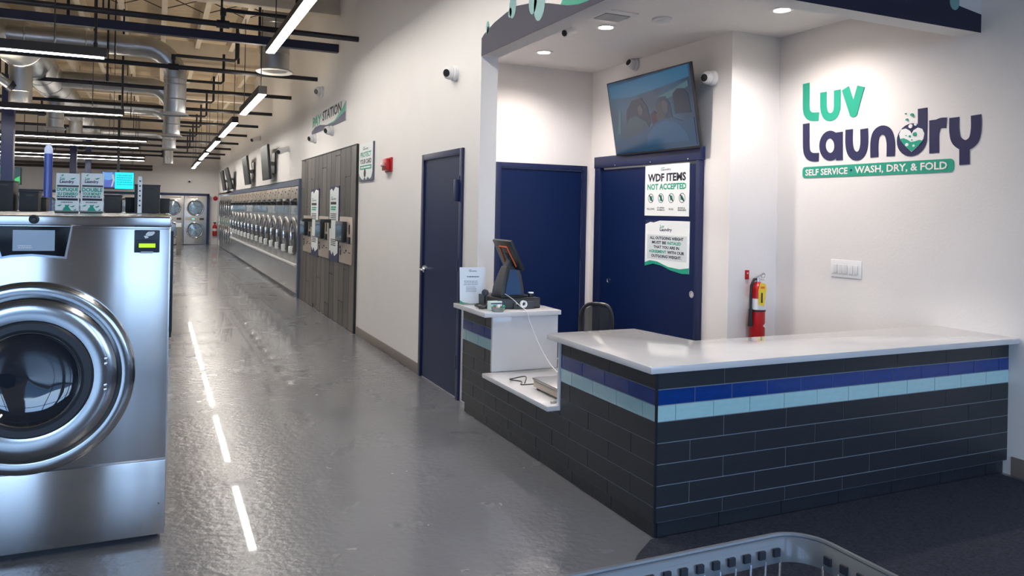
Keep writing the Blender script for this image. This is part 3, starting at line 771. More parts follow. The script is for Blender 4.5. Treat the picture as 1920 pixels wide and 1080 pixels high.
MB().lathe([(0, R_ + .004), (.012, R_ + .004)], c0 + Vector((0, 0, Hh - .24)), (0, 0, 1), 28, False).build('strap', BLACK, fe, smooth=True)
ft = Frame(c0 + Vector((-.055, -R_ - .006, Hh - .005)), (.085, 0, 0), (.0, 0, -.19)); ft.N = Vector((0, -1, 0))
tg = ft.poly([(.18, 0), (.8, .02), (1, .2), (.72, 1), (0, .92), (0, .3)], 0, .001).build('yellow_tag', YELLOW, fe)
ft.rect(.32, .42, .52, .85, .0012, .002).build('tag_print', INK, tg); ft.rect(.25, .15, .75, .24, .0012, .002).build('tag_print', ORANGE, tg)
fw = Frame(c0 + Vector((.0, -R_ - .003, Hh - .33)), (.055, .02, 0), (0, 0, -.05)); fw.N = Vector((0, -1, 0))
fw.poly([(0, .5), (.9, 0), (.9, .25), (.55, .5), (.9, .75), (.9, 1)], 0, .001).build('arrow_mark', WHITE, fe, tri=True)
rs = thing('red_bracket_tag', c0 + Vector((-.055, .06, Hh + .02)), 'small red tag on the wall beside the extinguisher head', 'tag')
b_ = c0 + Vector((-.055, .07, Hh + .055)); MB().box(b_.x - .018, b_.x + .018, YE - .012, YE, b_.z - .04, b_.z + .035).build('plate', RED, rs, bev=.002)
MB().cyl((b_.x, YE - .012, b_.z + .01), (b_.x, YE - .016, b_.z + .01), .006, 10).build('rivet', WHITE, rs)

# ------------------------------------------------------------------ reception counter
X0, Yf = 2.145, 2.954            # tiled corner
ct = thing('reception_counter', (X0, Yf, 0), 'L-shaped reception counter clad in black tile with blue and aqua glass bands', 'counter')
# carcass (set back behind the tiles)
MB().box(X0 + .005, XR - .002, Yf + .005, Yf + .12, .085, .805).box(X0 + .005, X0 + .13, Yf + .12, 3.88, .085, .805).box(X0 + .005, X0 + .13, 3.88, 4.88, .085, .385).box(X0 + .005, X0 + .10, 4.88, YJ - .003, .085, .805).build('carcass', GROUT, ct)
MB().box(X0 + .13, XR - .002, Yf + .12, 3.42, .40, .43).box(X0 + .13, 2.66, Yf + .12, 3.86, .03, .40).build('inner_shelf', WHITEM, ct)
MB().box(X0 + .035, XR - .002, Yf + .035, Yf + .10, 0, .085).box(X0 + .035, X0 + .10, Yf + .10, YJ - .003, 0, .085).build('toe_kick_core', BIN, ct)
ZR = [.085, .157, .258, .359, .460, .561, .639, .714, .803]
KIND = ['k', 'k', 'k', 'k', 'k', 'a', 'b', 'k']
OFFS = [.409, .2045, .409, .2045, .409, .114, .2286, .409]
tm = {}


def tile(axis, u0, u1, z0, z1, mkind, tk=.008):
    """one tile; axis 'f' = front face (along x), 'l' = left face (along y)"""
    g = .0022; nm = {'k': 'tile', 'b': 'blue_glass_tile', 'a': 'aqua_glass_tile'}[mkind]
    mm = {'k': SLATE, 'b': BLUET, 'a': AQUAT}[mkind]
    if mkind not in tm:
        o = MB().box(X0, X0 + 1, Yf, Yf + 1, 0, 1).build(nm, mm, ct); o.data.name = nm; tm[mkind] = o.data
    else:
        o = bpy.data.objects.new(nm, tm[mkind]); C.objects.link(o); o.parent = ct
    if axis == 'f': o.scale = (u1 - u0 - 2 * g, tk, z1 - z0 - 2 * g); o.location = (u0 + g, -.0 + .002 + random.random() * .0008, z0 + g)
    else: o.scale = (tk, u1 - u0 - 2 * g, z1 - z0 - 2 * g); o.location = (.002 + random.random() * .0008, u0 + g, z0 + g)


def course(axis, a, b, r, mkind, off, z0, z1):
    L = {'k': .4075, 'b': .2286, 'a': .2286}[mkind]
    j = [a]; x = off
    while x < b:
        if x > a + .01: j.append(x)
        x += L
    if b - j[-1] > .008: j.append(b)
    else: j[-1] = b
    for k in range(len(j) - 1): tile(axis, j[k], j[k + 1], z0, z1, mkind)


LF = XR - X0 - .003; LL = YJ - Yf - .003
for r in range(8):
    z0, z1 = ZR[r], ZR[r + 1]
    course('f', .010, LF, r, KIND[r], OFFS[r], z0, z1)
    if r <= 2: course('l', .010, LL, r, KIND[r], OFFS[r], z0, z1)
    else:
        course('l', .010, 3.88 - Yf, r, KIND[r], OFFS[r], z0, z1)
        course('l', 4.88 - Yf, LL, r, KIND[r], OFFS[r], z0, z1)
course('l', 3.88 - Yf, 4.88 - Yf, 3, 'k', .2045, .359, .387)
# toe tiles
for axis, a, b in (('f', .036, LF), ('l', .036, LL)):
    j = [a]; x = .409
    while x < b: j.append(x); x += .4075
    j.append(b)
    for k in range(len(j) - 1):
        mb = MB()
        if axis == 'f': mb.box(X0 + j[k] + .002, X0 + j[k + 1] - .002, Yf + .027, Yf + .035, .002, .083)
        else: mb.box(X0 + .027, X0 + .035, Yf + j[k] + .002, Yf + j[k + 1] - .002, .002, .083)
        mb.build('tile', SLATE, ct)
MB().box(X0 - .001, X0 + .009, Yf - .001, Yf + .009, .085, .805).build('corner_trim', mat('dark_trim', (.03, .035, .05), .35, .6), ct)
# quartz
c1 = thing('quartz_countertop', (2.07, 2.90, .805), 'L-shaped white quartz countertop over the front of the reception counter', 'countertop')
MB().prism([(2.07, 2.895, .805), (XR - .002, 2.895, .805), (XR - .002, 3.44, .805), (2.76, 3.44, .805), (2.68, 3.92, .805), (2.07, 3.92, .805)], (0, 0, .034)).build('slab', QUARTZ, c1, bev=.006)
MB().box(X0 - .006, 2.66, 3.882, 3.905, .418, .804).build('side_panel', QUARTZ, c1, bev=.003)
MB().box(XR - .03, XR - .002, 2.915, 2.953, .60, .804).build('end_corbel', QUARTZ, c1, bev=.003) if 0 else None
c2 = thing('quartz_countertop', (2.07, 4.9, .805), 'small white quartz top beside the alcove jamb carrying the register', 'countertop')
MB().prism([(2.065, 4.82, .805), (2.67, 4.82, .805), (2.67, YJ - .004, .805), (2.065, YJ - .004, .805)], (0, 0, .034)).build('slab', QUARTZ, c2, bev=.006)
MB().box(X0 - .004, 2.66, 4.85, 4.878, .418, .804).build('side_panel', QUARTZ, c2, bev=.003)
MB().box(X0 + .11, 2.65, 4.90, YJ - .01, .02, .80).build('cabinet_body', WHITEM, c2)
c3 = thing('quartz_shelf', (2.07, 4.4, .385), 'low white quartz shelf in the counter gap carrying the scale', 'shelf')
MB().prism([(2.065, 3.884, .388), (2.66, 3.884, .388), (2.66, 4.848, .388), (2.065, 4.848, .388)], (0, 0, .030)).build('slab', QUARTZ, c3, bev=.006)
MB().box(X0 + .14, 2.60, 3.90, 4.83, .0, .386).build('support', WHITEM, c3)

# scale on the low shelf
p = at(1008, 700, 2, .45)
scx, scy = 2.34, 4.14
s_ = thing('weighing_scale', (scx, scy, .418), 'flat silver and beige platform scale on the low quartz shelf', 'scale')
MB().box(scx - .15, scx + .17, scy - .17, scy + .17, .432, .478).build('body', BEIGE, s_, bev=.006)
MB().box(scx - .155, scx + .175, scy - .175, scy + .175, .478, .492).build('platform', STEELF, s_, bev=.004)
for a in (-.12, .14):
    for b in (-.14, .14): MB().cyl((scx + a, scy + b, .418), (scx + a, scy + b, .434), .018, 12).build('foot', BLACK, s_)
sc_c = thing('scale_cable', (2.2, 4.5, .42), 'short tangled grey cable beside the scale', 'cable')
MB().tube(spline([(2.22, 4.36, .436), (2.16, 4.42, .424), (2.20, 4.50, .424), (2.14, 4.55, .43), (2.19, 4.60, .424), (2.24, 4.52, .45), (2.20, 4.45, .424)], 5), .004, 6).build('cord', GREYPLASTIC, sc_c, smooth=True)
pk = thing('cable_plug', (2.20, 3.96, .42), 'small grey plug lying at the near end of the quartz shelf', 'plug')
MB().box(2.17, 2.23, 3.93, 3.97, .418, .436).box(2.12, 2.16, 3.94, 3.955, .420, .432).build('body', STEELF, pk, bev=.003)

# ------------------------------------------------------------------ register and things on the small top
ZQ = .840
dr = at(945, 552, 2, ZQ); dx, dy = 2.42, 5.13
cd = thing('cash_drawer', (dx, dy, ZQ), 'low black cash drawer under the register screen', 'cash drawer')
MB().box(dx - .19, dx + .15, dy - .17, dy + .24, ZQ, ZQ + .075).build('body', BLACK, cd, bev=.004)
MB().box(dx - .18, dx + .14, dy - .176, dy - .17, ZQ + .012, ZQ + .066).build('drawer_front', GREYPLASTIC, cd, bev=.002)
MB().cyl((dx - .05, dy - .176, ZQ + .04), (dx - .05, dy - .182, ZQ + .04), .008, 12).build('lock', CHROME, cd)
bx_, by_ = 2.36, 5.10; ZT = ZQ + .076
po = thing('register_terminal', (bx_, by_, ZT), 'black register terminal with an orange-trimmed tilted screen seen from behind', 'register')
def ring4(c, hx, hy): return [(c[0] - hx, c[1] - hy, c[2]), (c[0] + hx, c[1] - hy, c[2]), (c[0] + hx, c[1] + hy, c[2]), (c[0] - hx, c[1] + hy, c[2])]
def loft(secs):
    mb = MB(); vs = []; fs = []
    for s in secs: vs += s
    for i in range(len(secs) - 1):
        for k in range(4): fs.append((i * 4 + k, i * 4 + (k + 1) % 4, i * 4 + 4 + (k + 1) % 4, i * 4 + 4 + k))
    fs.append((3, 2, 1, 0)); m_ = (len(secs) - 1) * 4; fs.append((m_, m_ + 1, m_ + 2, m_ + 3)); return mb.add(vs, fs)
loft([ring4((bx_ + .02, by_, ZT), .105, .095), ring4((bx_ + .02, by_, ZT + .015), .105, .095)]).build('base_plate', BLACK, po, bev=.004)
loft([ring4((bx_ + .01, by_, ZT + .015), .095, .085), ring4((bx_ + .012, by_, ZT + .07), .090, .078), ring4((bx_ + .02, by_, ZT + .16), .07, .062), ring4((bx_ + .02, by_, ZT + .215), .050, .050), ring4((bx_ + .02, by_, ZT + .225), .045, .045)]).build('stand', GREYPLASTIC, po, bev=.008)
Frame((bx_ - .055, by_ - .087, ZT + .205), (.13, .0, 0), (0, -.003, -.185)).poly([(.3, 0), (.7, 0), (.92, .6), (1.0, 1), (.0, 1), (.08, .6)], 0, .006).build('blue_cover', POSBLUE, po)
loft([ring4((bx_ + .01, by_, ZT + .215), .03, .035), ring4((bx_ + .045, by_, ZT + .285), .03, .03)]).build('neck', GREYPLASTIC, po, bev=.004)
mu_ = Vector((-.03, -1, 0)).normalized(); mv = Vector((.44, 0, -.90)).normalized()
mn = mu_.cross(mv).normalized()
if mn.x > 0: mn = -mn
mc = at(953, 477, 1, by_ + .0); hw, hh = .170, .118
sb = MB().obox(mc, mu_ * hw, mv * hh, mn * .012).build('screen_housing', BLACK, po, bev=.005)
fo = mc + mn * .0135
MB().obox(mc - mn * .0135, mu_ * hw * .9, mv * hh * .86, mn * .001).build('display', DARKSCR, sb)
tr = MB()
for a, b in (((-.55, .75), (-.42, -.6)), ((-.42, -.6), (.42, -.6)), ((.42, -.6), (.55, .75))):
    A = fo + mu_ * hw * a[0] + mv * hh * a[1]; B = fo + mu_ * hw * b[0] + mv * hh * b[1]; tr.tube([A, B], .0055, 8)
tr.build('orange_trim', ORANGE, sb, smooth=True)
MB().obox(fo + mv * .005, mu_ * .025, mv * .02, mn * .012).build('hinge_block', GREYPLASTIC, sb, bev=.003)
tpx, tpy = 2.42, 4.91
td = thing('tape_dispenser', (tpx, tpy, ZQ), 'dark tape dispenser with white tape in front of the cash drawer', 'tape dispenser')
Frame((tpx - .075, tpy + .025, ZQ), (.16, 0, 0), (0, 0, .055)).poly([(0, 0), (1, 0), (1, .95), (.72, .95), (.62, .4), (.35, .3), (.1, .5), (0, .8)], 0, .05).build('body', GREYPLASTIC, td, bev=.003, tri=True)
MB().lathe([(0, .026), (.018, .026), (.018, .014), (0, .014), (0, .026)], (tpx - .01, tpy + .012, ZQ + .040), (0, -1, 0), 24, False).build('tape_roll', WHITE, td, smooth=True)
g0 = at(972, 545, 2, ZQ + .09)
sr = thing('roll_of_stamps', (dx + .10, dy + .02, ZT), 'small white-topped black item on the cash drawer beside the register', 'stationery')
MB().cyl((dx + .11, dy - .09, ZT), (dx + .11, dy - .09, ZT + .025), .022, 20).build('case', BLACK, sr, smooth=True)
MB().cyl((dx + .11, dy - .09, ZT + .025), (dx + .11, dy - .09, ZT + .033), .021, 20).build('lid', WHITE, sr, smooth=True)
# card holder box + candy bowl
cbx, cby = 2.20, 4.955
cb = thing('card_box', (cbx, cby, ZQ), 'small white and mint card box on the register top', 'box')
MB().box(cbx - .045, cbx + .045, cby - .03, cby + .03, ZQ, ZQ + .062).build('box', mat('mint_card', (.62, .80, .76), .5), cb, bev=.002)
MB().box(cbx - .043, cbx + .043, cby - .031, cby - .03, ZQ + .045, ZQ + .052).build('print_band', NAVYP, cb)
bw = thing('candy_dish', (2.20, 4.87, ZQ), 'clear dish of red and green wrapped candies at the front of the register top', 'dish')
MB().lathe([(0, .040), (.004, .042), (.030, .052), (.030, .050), (.006, .038), (.006, .001)], (2.19, 4.872, ZQ), (0, 0, 1), 24, False).build('dish', mat('clear_plastic', (.8, .85, .85), .15, trans=.7), bw, smooth=True)
for k in range(9):
    a = k * 2.4; r = .012 + .013 * (k % 3)
    p = Vector((2.19 + r * math.cos(a), 4.872 + r * math.sin(a), ZQ + .022 + .012 * (k % 2)))
    o = MB().lathe([(-.014, .003), (-.009, .009), (0, .013), (.009, .009), (.014, .003)], p, (math.cos(a * 2), math.sin(a * 2), .3), 8).build('candy', (RED, TEAL, mat('green_wrap', (.08, .35, .08), .4), WHITE)[k % 4], None, smooth=True)
    tag(o, ('red', 'teal', 'green', 'white')[k % 4] + ' wrapped candy ' + ('in the middle', 'at the rim', 'between the others')[k // 3] + ' of the clear dish on the register top', 'candy', 'candies in the clear dish')
# acrylic sign holder
O = at(848, 494, 1, 5.30); E_ = at(899, 563, 1, 5.30)
fr = Frame((2.085, 5.36, ZQ + .275), (.20, -.03, 0), (0, -.02, -.275))
sh = thing('price_notice', fr.p(.5, 1), 'white printed notice in a clear stand at the jamb end of the register top', 'sign')
fr.rect(0, 0, 1, 1, -.003, 0).build('sheet', mat('paper_white', (.80, .82, .86), .4, coat=.5), sh)
logo(fr, .36, .05, .66, .13, sh, .0005)
text(fr, 'Help for a Soul', .24, .23, .80, .29, mat('grey_ink', (.12, .12, .16), .6), sh, d=.0005, bold=0.0, shear=.3) if 0 else bars(fr, .24, .23, .80, .29, 1, mat('grey_ink', (.18, .18, .22), .6), sh, 2, d=.0005)
bars(fr, .14, .36, .75, .50, 3, mat('pale_ink', (.42, .44, .50), .6), sh, 5, d=.0005); bars(fr, .22, .52, .65, .68, 4, MAT['pale_ink'], sh, 6, d=.0005)
fr.poly([(0, .90), (.12, .96), (.35, .985), (.35, 1), (0, 1)], .0005, .001).build('corner_wave', TEAL, sh)
MB().box(fr.p(0, 1).x, fr.p(1, 1).x, 5.29, 5.35, ZQ, ZQ + .004).build('stand_foot', mat('clear_plastic', (.8, .85, .85), .15), sh)
wc = thing('webcam', (2.24, 5.20, ZQ), 'small dark round scanner on a short stand beside the printed notice', 'scanner')
MB().lathe([(0, .03), (.008, .03), (.012, .008), (.085, .008)], (2.215, 5.17, ZQ), (0, 0, 1), 16).build('stand', BLACK, wc, smooth=True)
MB().lathe([(-.02, .012), (-.015, .022), (0, .027), (.012, .022), (.014, .012)], (2.215, 5.165, ZQ + .10), (-.6, -.8, .1), 18).build('head', GREYPLASTIC, wc, smooth=True)
cb2 = thing('cable_bundle', (2.2, 5.05, ZQ), 'tangle of black cables in front of the cash drawer', 'cable')
MB().tube(spline([(2.30, 5.02, ZQ + .06), (2.24, 5.0, ZQ + .05), (2.20, 5.02, ZQ + .01), (2.13, 5.04, ZQ + .008), (2.11, 5.10, ZQ + .02), (2.16, 5.12, ZQ + .008), (2.19, 5.06, ZQ + .03), (2.14, 5.0, ZQ + .008), (2.10, 5.01, ZQ + .008)], 5), .006, 6).tube(spline([(2.28, 5.10, ZQ + .05), (2.22, 5.08, ZQ + .02), (2.16, 5.16, ZQ + .02), (2.12, 5.12, ZQ + .01), (2.18, 5.02, ZQ + .02)], 5), .005, 6).build('cord', BLACK, cb2, smooth=True)
wcb = thing('white_cable', (2.3, 4.8, ZQ), 'thin white cable running from the register down to the scale', 'cable')
MB().tube(spline([(2.30, 5.00, ZT + .03), (2.33, 4.93, ZQ + .075), (2.36, 4.86, ZQ + .03), (2.38, 4.81, ZQ + .004), (2.41, 4.79, ZQ - .09), (2.46, 4.74, ZQ - .24), (2.47, 4.60, .50), (2.42, 4.35, .47), (2.38, 4.31, .46)], 6), .0024, 6).build('cord', WHITE, wcb, smooth=True)

# ------------------------------------------------------------------ office chair behind the counter
cc = at(1120, 600, 1, 4.80); cx, cy = cc.x - .01, 4.80
ch = thing('office_chair', (cx, cy, 0), 'black mesh-back office chair behind the counter in front of the closet door', 'chair')
zt_ = at(1120, 570, 1, cy).z
bk = MB(); n = 10
def backpt(u, v):  # curved backrest, u -1..1, v 0..1 upwards
    w = .120 * (.80 + .25 * math.sin(v * 2.2)); return Vector((cx + .02 + u * w * .62, cy - u * w * .8 - .0 + .035 * (u * u), zt_ - .42 + v * .42))
sg = lambda x, e: math.copysign(abs(x) ** e, x)
rim = [backpt(sg(math.cos(a), .55), .5 + .5 * sg(math.sin(a), .6)) for a in [k * math.pi / 16 for k in range(32)]]
MB().tube(rim, .014, 8, True).build('back_frame', BLACK, ch, smooth=True)
vs = [backpt((-1 + 2 * i / 8) * max(.05, 1 - abs(2 * j / 8 - 1) ** 3.3) ** .45, j / 8) for j in range(9) for i in range(9)]
o = MB().add(vs, [(j * 9 + i, j * 9 + i + 1, j * 9 + i + 10, j * 9 + i + 9) for j in range(8) for i in range(8)]).build('back_mesh', mat('open_mesh', (.02, .02, .024), .7, alpha=.85), ch, smooth=True)
MB().tube([backpt(-1, .45), backpt(-.3, .38) + Vector((-.02, .0, 0)), backpt(.4, .40) + Vector((-.02, 0, 0)), backpt(1, .55)], .016, 8).build('lumbar_bar', BLACK, ch, smooth=True)
MB().lathe([(0, .20), (.02, .23), (.06, .235), (.08, .19)], (cx + .10, cy - .12, .42), (0, 0, 1), 20).build('seat', BLACK, ch, smooth=True)
MB().tube([(cx + .06, cy - .08, .42), (cx + .04, cy - .0, .44), (cx + .04, cy, zt_ - .3)], .018, 8).build('back_support', BLACK, ch, smooth=True)
MB().cyl((cx + .10, cy - .12, .10), (cx + .10, cy - .12, .42), .028, 14).build('gas_column', BLACK, ch, smooth=True)
for k in range(5):
    a = k * 2 * math.pi / 5; e_ = Vector((cx + .10 + .27 * math.cos(a), cy - .12 + .27 * math.sin(a), .075))
    lg = MB().tube([(cx + .10, cy - .12, .11), e_], [.024, .014], 8).build('leg', BLACK, ch, smooth=True)
    MB().cyl(e_ + Vector((-.012, 0, -.045)), e_ + Vector((.012, 0, -.045)), .028, 14).build('caster', BLACK, lg, smooth=True)

# ------------------------------------------------------------------ the big washer in the foreground, and its bank
WX1, WYF, WZ = .04, 3.81, 1.486
WW, WDp = 1.10, 1.10
WC = (-.512, .785)              # door centre x, z


def big_washer(x1, yf, label, full=True, flip=False):
    x0 = x1 - WW; cx_ = x1 - .552
    t = thing('industrial_washer', (x0 + WW / 2, yf, 0), label, 'washer', None)
    MB().box(x0, x1, yf + .012, yf + WDp, .05, WZ - .012).build('body', STEEL, t, bev=.006)
    MB().box(x0 + .004, x1 - .004, yf, yf + .012, .378, 1.432).build('front_panel', STEEL, t, bev=.004)
    MB().box(x0 + .004, x1 - .004, yf - .004, yf + .012, .03, .370).build('base_panel', STEEL, t, bev=.004)
    MB().box(x0 + .03, x1 - .03, yf + .05, yf + WDp - .03, .0, .06).build('plinth', BLACK, t)
    MB().box(x0 - .003, x1 + .003, yf - .010, yf + WDp + .004, 1.440, WZ).build('top_lid', STEEL, t, bev=.012, seg=3)
    if not full: return t
    # door
    c = Vector((cx_, yf, WC[1])); n = (0, -1, 0)
    MB().lathe([(0, .415), (.022, .415), (.034, .405), (.040, .385), (.036, .362), (.026, .352), (.020, .345)], c, n, 72, False).build('outer_ring', SATIN, t, smooth=True)
    dr_ = MB().lathe([(.012, .345), (.040, .342), (.050, .330), (.054, .300), (.053, .262), (.050, .248)], c, n, 72, False).build('door', SATIN, t, smooth=True)
    MB().lathe([(.004, .36), (.014, .345)], c, n, 72, False).build('gap_shadow', BLACK, t)  # black ring put in as the shade between door and outer ring
    MB().lathe([(.056, .250), (.066, .242), (.066, .215), (.050, .205)], c, n, 64, False).build('gasket', RUBBER, dr_, smooth=True)
    MB().lathe([(.050, .207), (.056, .203), (.052, .198)], c, n, 64, False).build('inner_ring', CHROME, dr_, smooth=True)
    MB().lathe([(.052, .200), (.040, .19), (.020, .15), (.010, .09), (.006, .0005)], c, n, 64, False).build('glass', GLASSD, dr_, smooth=True)
    for dz in (.075, .052, -.042, -.062):
        MB().lathe([(0, .008), (.005, .006), (.006, .001)], c + Vector((.298, -.058, dz)), n, 12).build('screw', CHROME, dr_, smooth=True)
    # display
    fr = Frame((0, yf - .001, 0), (1, 0, 0), (0, 0, -1))
    pts = wp(fr, 1, yf, [(-14, 423), (133, 425), (121, 481), (98, 479), (60, 476), (20, 478), (4, 481)])
    dp = fr.poly(pts, 0, .010).build('display_panel', mat('display_black', (.008, .009, .012), .22, spec=.25), t, bev=.002, tri=False)
    pts2 = wp(fr, 1, yf, [(-18, 419), (137, 421), (124.5, 485), (98, 483), (60, 480), (20, 482), (1, 485)])
    fr.poly(pts2, .0, .004).build('display_bezel', CHROME, t)
    a, b = wp(fr, 1, yf, [(25, 431), (103, 470)])
    fr.rect(a[0], a[1], b[0], b[1], .011, .012).build('screen', WSCR, dp)
    a, b = wp(fr, 1, yf, [(33, 459), (62, 466)]); bars(fr, a[0], a[1] - .0, b[0], b[1], 2, PRINT, dp, 3, d=.012)
    a, b = wp(fr, 1, yf, [(253, 431), (299, 473)])
    fr2 = Frame(fr.p(a[0], a[1]), (b[0] - a[0], 0, 0), (0, 0, -(b[1] - a[1])))
    cr = fr2.rect(0, 0, 1, 1, 0, .014).build('card_reader', mat('reader_slate', (.028, .034, .055), .4), t, bev=.003)
    fr2.rect(.12, .56, .88, .82, .0145, .016).build('lcd_frame', BLACK, cr); fr2.rect(.17, .60, .83, .78, .016, .017).build('lcd', LCD, cr)
    fr2.rect(.08, .44, .92, .48, .0145, .016).build('card_slot', BLACK, cr); fr2.rect(.25, .95, .75, 1.02, .0, .02).build('lower_lip', STEELF, cr)
    hnd = fr2.poly([(.42, .20), (.52, .08), (.78, .06), (.80, .14), (.70, .24), (.55, .28)], .0145, .016).build('hand_symbol', PRINT, cr, tri=True)
    fr2.poly([(.36, .26), (.48, .24), (.56, .34), (.42, .38)], .0145, .0155).build('card_symbol', PRINT, cr)
    q = at(64, 411, 1, yf - .01)
    MB().lathe([(0, .020), (.006, .020), (.010, .013), (.004, .006)], (q.x, yf - .010, q.z), n, 20).build('lid_lock', GREYPLASTIC, t, smooth=True)
    MB().lathe([(0, .006), (.004, .004)], (x1 - .03, yf - .004, .17), n, 10).build('screw', CHROME, t)
    MB().box(x1 + .0, x1 + .012, yf + .03, yf + .05, .95, 1.42).build('side_seam', BLACK, t)
    return t


bw_ = big_washer(WX1, WYF, 'big stainless front-load washer with a round chrome door in the left foreground')
w2 = big_washer(WX1 - WW - .02, WYF, 'stainless washer left of the big foreground washer, cut by the picture edge', False)
w3 = thing('bulkhead_channel', (-1.0, 4.98, 0), 'silver service channel between the two back-to-back washer rows', 'service channel')
MB().box(-3.3, .03, 4.93, 5.30, .0, 1.474).build('casing', STEELF, w3, bev=.004)
MB().box(-3.3, .03, 4.95, 5.28, 1.474, 1.480).build('cover', STEEL, w3)
for i in range(3):
    bk_ = thing('industrial_washer', (WX1 - WW / 2 - i * 1.12, 6.42, 0), ('stainless washer behind the foreground one, back to back with it', 'second stainless washer of the back-to-back row, carrying grey boxes', 'third stainless washer of the back-to-back row, at the picture edge')[i], 'washer', 'washers of the back-to-back row')
    x1 = WX1 - i * 1.12
    MB().box(x1 - WW, x1, 5.31, 6.40, .03, 1.474).build('body', STEEL, bk_, bev=.006); MB().box(x1 - WW, x1, 5.305, 6.41, 1.474, WZ - .004).build('top_lid', STEEL, bk_, bev=.004)
    MB().lathe([(0, .41), (.03, .40), (.04, .36), (.05, .30)], (x1 - .55, 6.40, .78), (0, 1, 0), 40).build('door', CHROME, bk_, smooth=True)
# farther island, only its end shows beside the big washer
isl = thing('island_washer', (.0, 9.8, 0), 'blue-reflecting stainless washer farther back, peeping out right of the foreground washer', 'washer')
MB().box(-.55, .145, 9.4, 10.5, .0, 1.37).build('body', STEEL, isl, bev=.01); MB().box(.125, .160, 9.385, 9.43, .04, .12).build('foot', BLACK, isl)
MB().box(-.55, .15, 9.39, 10.5, 1.37, 1.40).build('top_lid', STEEL, isl, bev=.004); MB().box(.09, .12, 9.38, 9.4, 1.22, 1.34).build('latch', BLACK, isl)
MB().lathe([(0, .30), (.03, .29), (.04, .22)], (-.24, 9.4, .75), (0, -1, 0), 32).build('door', CHROME, isl, smooth=True)
pd_ = at(335, 477, 2, 0)
ped = thing('grey_pedestal', (pd_.x, pd_.y, 0), 'slim grey upright post with a white head in the aisle beyond the foreground washer', 'post')
MB().box(pd_.x - .07, pd_.x + .07, pd_.y - .07, pd_.y + .07, 0, .86).build('shaft', mat('taupe_metal', (.22, .20, .18), .5), ped, bev=.01)
MB().box(pd_.x - .10, pd_.x + .06, pd_.y - .08, pd_.y + .08, .86, .98).build('head', WHITE, ped, bev=.01)


# dark boxes and little signs standing on the washers
def topbox(px0, py0, px1, py1, Y, lab, z0=WZ - .004, dep=.22, slot=True, m=BIN):
    a = at(px0, (py0 + py1) / 2, 1, Y); b = at(px1, (py0 + py1) / 2, 1, Y); zt = at((px0 + px1) / 2, py0, 1, Y).z
    t = thing('grey_box', ((a.x + b.x) / 2, Y, z0), lab, 'box', 'dark grey boxes standing on the washer rows')
    MB().box(a.x, b.x, Y, Y + dep, z0, zt - .008).build('body', m, t, bev=.006)
    MB().box(a.x - .003, b.x + .003, Y - .003, Y + dep + .003, zt - .010, zt).build('lid', m, t, bev=.003)
    if slot:
        w = b.x - a.x; MB().box(a.x + w * .36, a.x + w * .75, Y - .002, Y, zt - .035, zt - .025).build('hand_slot', BLACK, t)
    return t


topbox(-14, 338, 25, 393, 6.00, 'tall dark grey box in front of the nearer navy column, at the left edge')
topbox(35, 358, 72, 395, 6.00, 'squat dark grey box left of the blue post')
topbox(72, 370, 87, 393, 6.15, 'small black box just left of the blue post base', slot=False)
topbox(195, 365, 227, 397, 6.00, 'dark grey box right of the two upright card signs')
topbox(235, 370, 254, 397, 6.10, 'smaller dark box under the cyan screen', slot=False)
topbox(252, 346, 300, 397, 5.95, 'tallest dark grey box, behind the slim white strip sign')
topbox(300, 372, 318, 397, 6.15, 'dark box at the right end, in front of the far dryers', slot=False)
hp = thing('cable_loop', (-1.5, 6.2, WZ), 'thin dark cable loop between the left boxes', 'cable')
pa, pb = at(72, 366, 1, 6.2), at(85, 380, 1, 6.2)
MB().tube(spline([(pa.x - .02, 6.2, pa.z - .02), (pa.x, 6.2, pa.z + .01), ((pa.x + pb.x) / 2, 6.2, pa.z), (pb.x, 6.2, pb.z - .01)], 5), .005, 6).build('cord', BLACK, hp, smooth=True)
